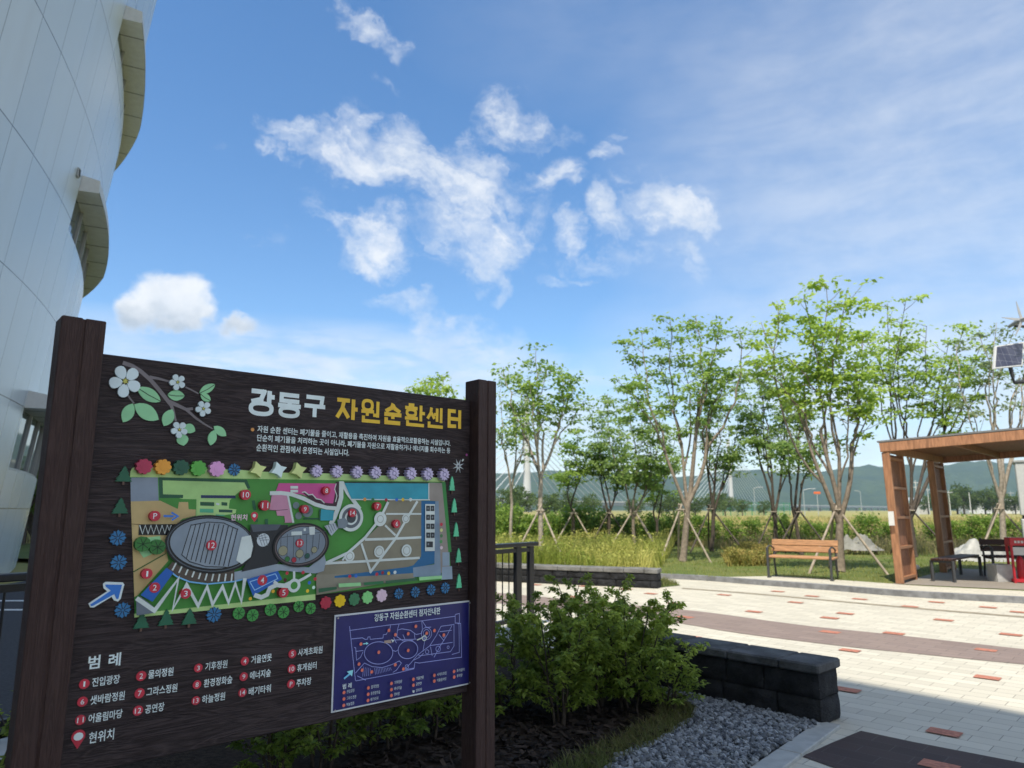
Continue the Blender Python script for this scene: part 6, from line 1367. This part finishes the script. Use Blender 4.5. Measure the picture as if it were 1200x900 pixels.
while k < 1900:
    q = pA + bd * k
    if abs(k) > 20 and abs((q - pB).length) > 20: b = MB(); b.tube([q - up3 * .1, q + up3 * (ZD - 1.2)], 2.2, M_conc, 8); b.build("pier", t)
    k += 62
for q in (pA, pB):
    top = 88; b = MB(); b.tube([q - up3 * .1, q + up3 * 30, q + up3 * top], [4.0, 2.9, 2.0], M_conc, 10); b.build("pylon", t)
    for sgn in (-1, 1):
        for k in range(13):
            d_ = 26 + k * 11.5; b = MB(); b.tube([q + up3 * (36 + k * 3.8), q + bd * sgn * d_ + up3 * (ZD + 1)], .34, M_cable, 4, False); b.build("stay_cable", t)
# power and lamp poles
M_cp = mat("pale concrete pole", (.50, .51, .49), .8, .08, 2); M_gal = mat("galvanised steel", (.42, .44, .45), .5, .06, 4)
def far_pole(px, top, d, label, arm=0, cross=0, nm="utility_pole", cat="pole", m_=None, r=.18):
    q = at(px, 600, d); q.z = -.1; H = at(px, top, d).z; m_ = m_ or M_cp; r *= .75; t = thing(nm, label, cat, q, 0, "poles along the far field"); b = MB(); b.tube([q, Vector((q.x, q.y, H))], [r, r * .65], m_, 7); b.build("shaft", t)
    if arm: b = MB(); b.tube([Vector((q.x, q.y, H - .1)), Vector((q.x + arm * .5, q.y, H + .25)), Vector((q.x + arm, q.y, H + .3))], .09, m_, 5); b.box((q.x + arm * 1.1, q.y, H + .3), (abs(arm) * .35, .35, .18), m_); b.build("lamp_arm", t)
    if cross:
        for k in range(cross): b = MB(); b.box((q.x, q.y, H - .5 - k * 1.1), (2.4, .16, .18), M_gal); b.build("crossarm", t)
far_pole(1076, 563, 170, "pale concrete pole seen just left of the rear pergola leg", 0, 2); far_pole(1089.5, 572, 230, "thin pale pole right behind the rear pergola leg", 0, 1); far_pole(1114, 575, 210, "pole between the rear pergola leg and the dark trees", 0, 1)
far_pole(1138, 577, 190, "pale pole standing among the dark trees under the pergola roof", 0, 0); far_pole(1176, 571, 160, "pale pole just right of the pale barked tree", 0, 0); far_pole(1187, 576, 250, "short pole left of the white kiosk", 0, 1)
far_pole(943, 574, 190, "lamp post with one arm above the bridge line", 2.6, 0, "street_lamp", "street lamp", M_gal, .13); far_pole(1010, 576, 260, "thin lamp post between the large tree and the pergola", -1.6, 0, "street_lamp", "street lamp", M_gal, .13); far_pole(885, 572, 240, "thin lamp post over the green mesh fence", 2.4, 0, "street_lamp", "street lamp", M_gal, .13); far_pole(780, 580, 200, "slim white pole left of the tall staked tree", 0, 0, "utility_pole", "pole", M_gal, .15); far_pole(905, 588, 230, "short pale pole beside the green mesh fence", 0, 0, "utility_pole", "pole", M_gal, .15)
q = at(959, 600, 180); q.z = -.1; t = thing("roadside_sign", "small orange board on a thin pole against the hills", "sign", q); M_or = mat("orange sign face", (.62, .13, .03), .5, .06, 6); zt_ = at(959, 577.5, 180).z
b = MB(); b.tube([q, Vector((q.x, q.y, zt_ - .4))], .07, M_gal, 6); b.build("pole", t); b = MB(); b.box((q.x, q.y - .1, zt_), (1.7, .08, .55), M_or, bev=.02); b.build("board", t)
q = at(1069, 600, 150); q.z = -.1; t = thing("roadside_sign", "small green board on a pole left of the rear pergola leg", "sign", q); zt_ = at(1069, 590, 150).z
b = MB(); b.tube([q, Vector((q.x, q.y, zt_ - .5))], .07, M_gal, 6); b.build("pole", t); b = MB(); b.box((q.x, q.y - .1, zt_), (1.0, .08, 1.3), mat("green sign face", (.04, .22, .15), .5, .06, 6), bev=.02); b.build("board", t)
# green mesh fence
q0, q1 = at(838, 600, 185), at(926, 600, 215); q0.z = q1.z = -.05; fd = q1 - q0; t = thing("mesh_fence", "tall green mesh fence of a ball court before the bridge", "fence", q0); M_gf = mat("green coated steel", (.04, .26, .12), .5, .1, 4)
for k in range(12): b = MB(); p = q0 + fd * k / 11; b.tube([p, p + up3 * 3.7], .09, M_gf, 6); b.build("post", t)
b = MB()
for k in range(9): z = .3 + k * .41; b.beam(q0 + up3 * z, q1 + up3 * z, .03, .045, M_gf)
for k in range(90): p = q0 + fd * k / 89; b.beam(p + up3 * .1, p + up3 * 3.6, .03, .03, M_gf, up=(0, 1, 0))
b.build("mesh", t)
def hut(px, d, w_, dp, h, c, label, roofc):
    q = at(px, 600, d); q.z = -.05; t = thing("farm_building", label, "building", q, 0); m_ = mat("wall " + roofc, c, .8, .08, 1); b = MB(); b.box(q + up3 * h / 2, (w_, dp, h), m_); wl = b.build("wall", t); b = MB(); m2 = mat("roof " + roofc, lin(roofc)[:3], .6, .1, 1)
    r = [(-w_ / 2 - .3, -dp / 2 - .3, h), (w_ / 2 + .3, -dp / 2 - .3, h), (w_ / 2 + .3, dp / 2 + .3, h), (-w_ / 2 - .3, dp / 2 + .3, h), (-w_ / 2 - .3, 0, h + dp * .22), (w_ / 2 + .3, 0, h + dp * .22)]
    b.add([q + Vector(p) + up3 * .01 for p in r], [(0, 1, 5, 4), (2, 3, 4, 5), (0, 4, 3), (1, 2, 5), (3, 2, 1, 0)], m2); b.build("roof", t)
    for k in (-1, 1): b = MB(); b.box(q + Vector((k * w_ * .25, -dp / 2 - .01, h * .55)), (w_ * .18, .06, h * .3), M_glass); b.build("window", wl)
hut(1068, 262, 9, 8, 4.2, (.50, .50, .50), "low white farm building left of the rear pergola leg", "a8b4bc"); hut(1143, 292, 10, 8, 4.6, (.52, .54, .55), "low pale building between the dark trees", "c4c8c8"); hut(1180, 300, 16, 8, 4.6, (.55, .55, .53), "low white building right of the pale barked tree", "d0d2d0")

# ================================================================ HAZE
hb_ = MB(); hm = bpy.data.materials.new("summer haze"); hm.use_nodes = True; k = NT(hm.node_tree); k.n.remove(k.n['Principled BSDF'])
pv = k.node('ShaderNodeVolumePrincipled'); pv.inputs['Color'].default_value = (.56, .78, 1.0, 1); pv.inputs['Density'].default_value = .00015; pv.inputs['Anisotropy'].default_value = .0
k.l.new(pv.outputs[0], k.n['Material Output'].inputs['Volume'])
hb_.box((0, 1350, 149), (9000, 3500, 304), hm); hz_ = hb_.build("haze"); tag(hz_, "thin bluish summer haze over the fields and hills", None, None, 'stuff')
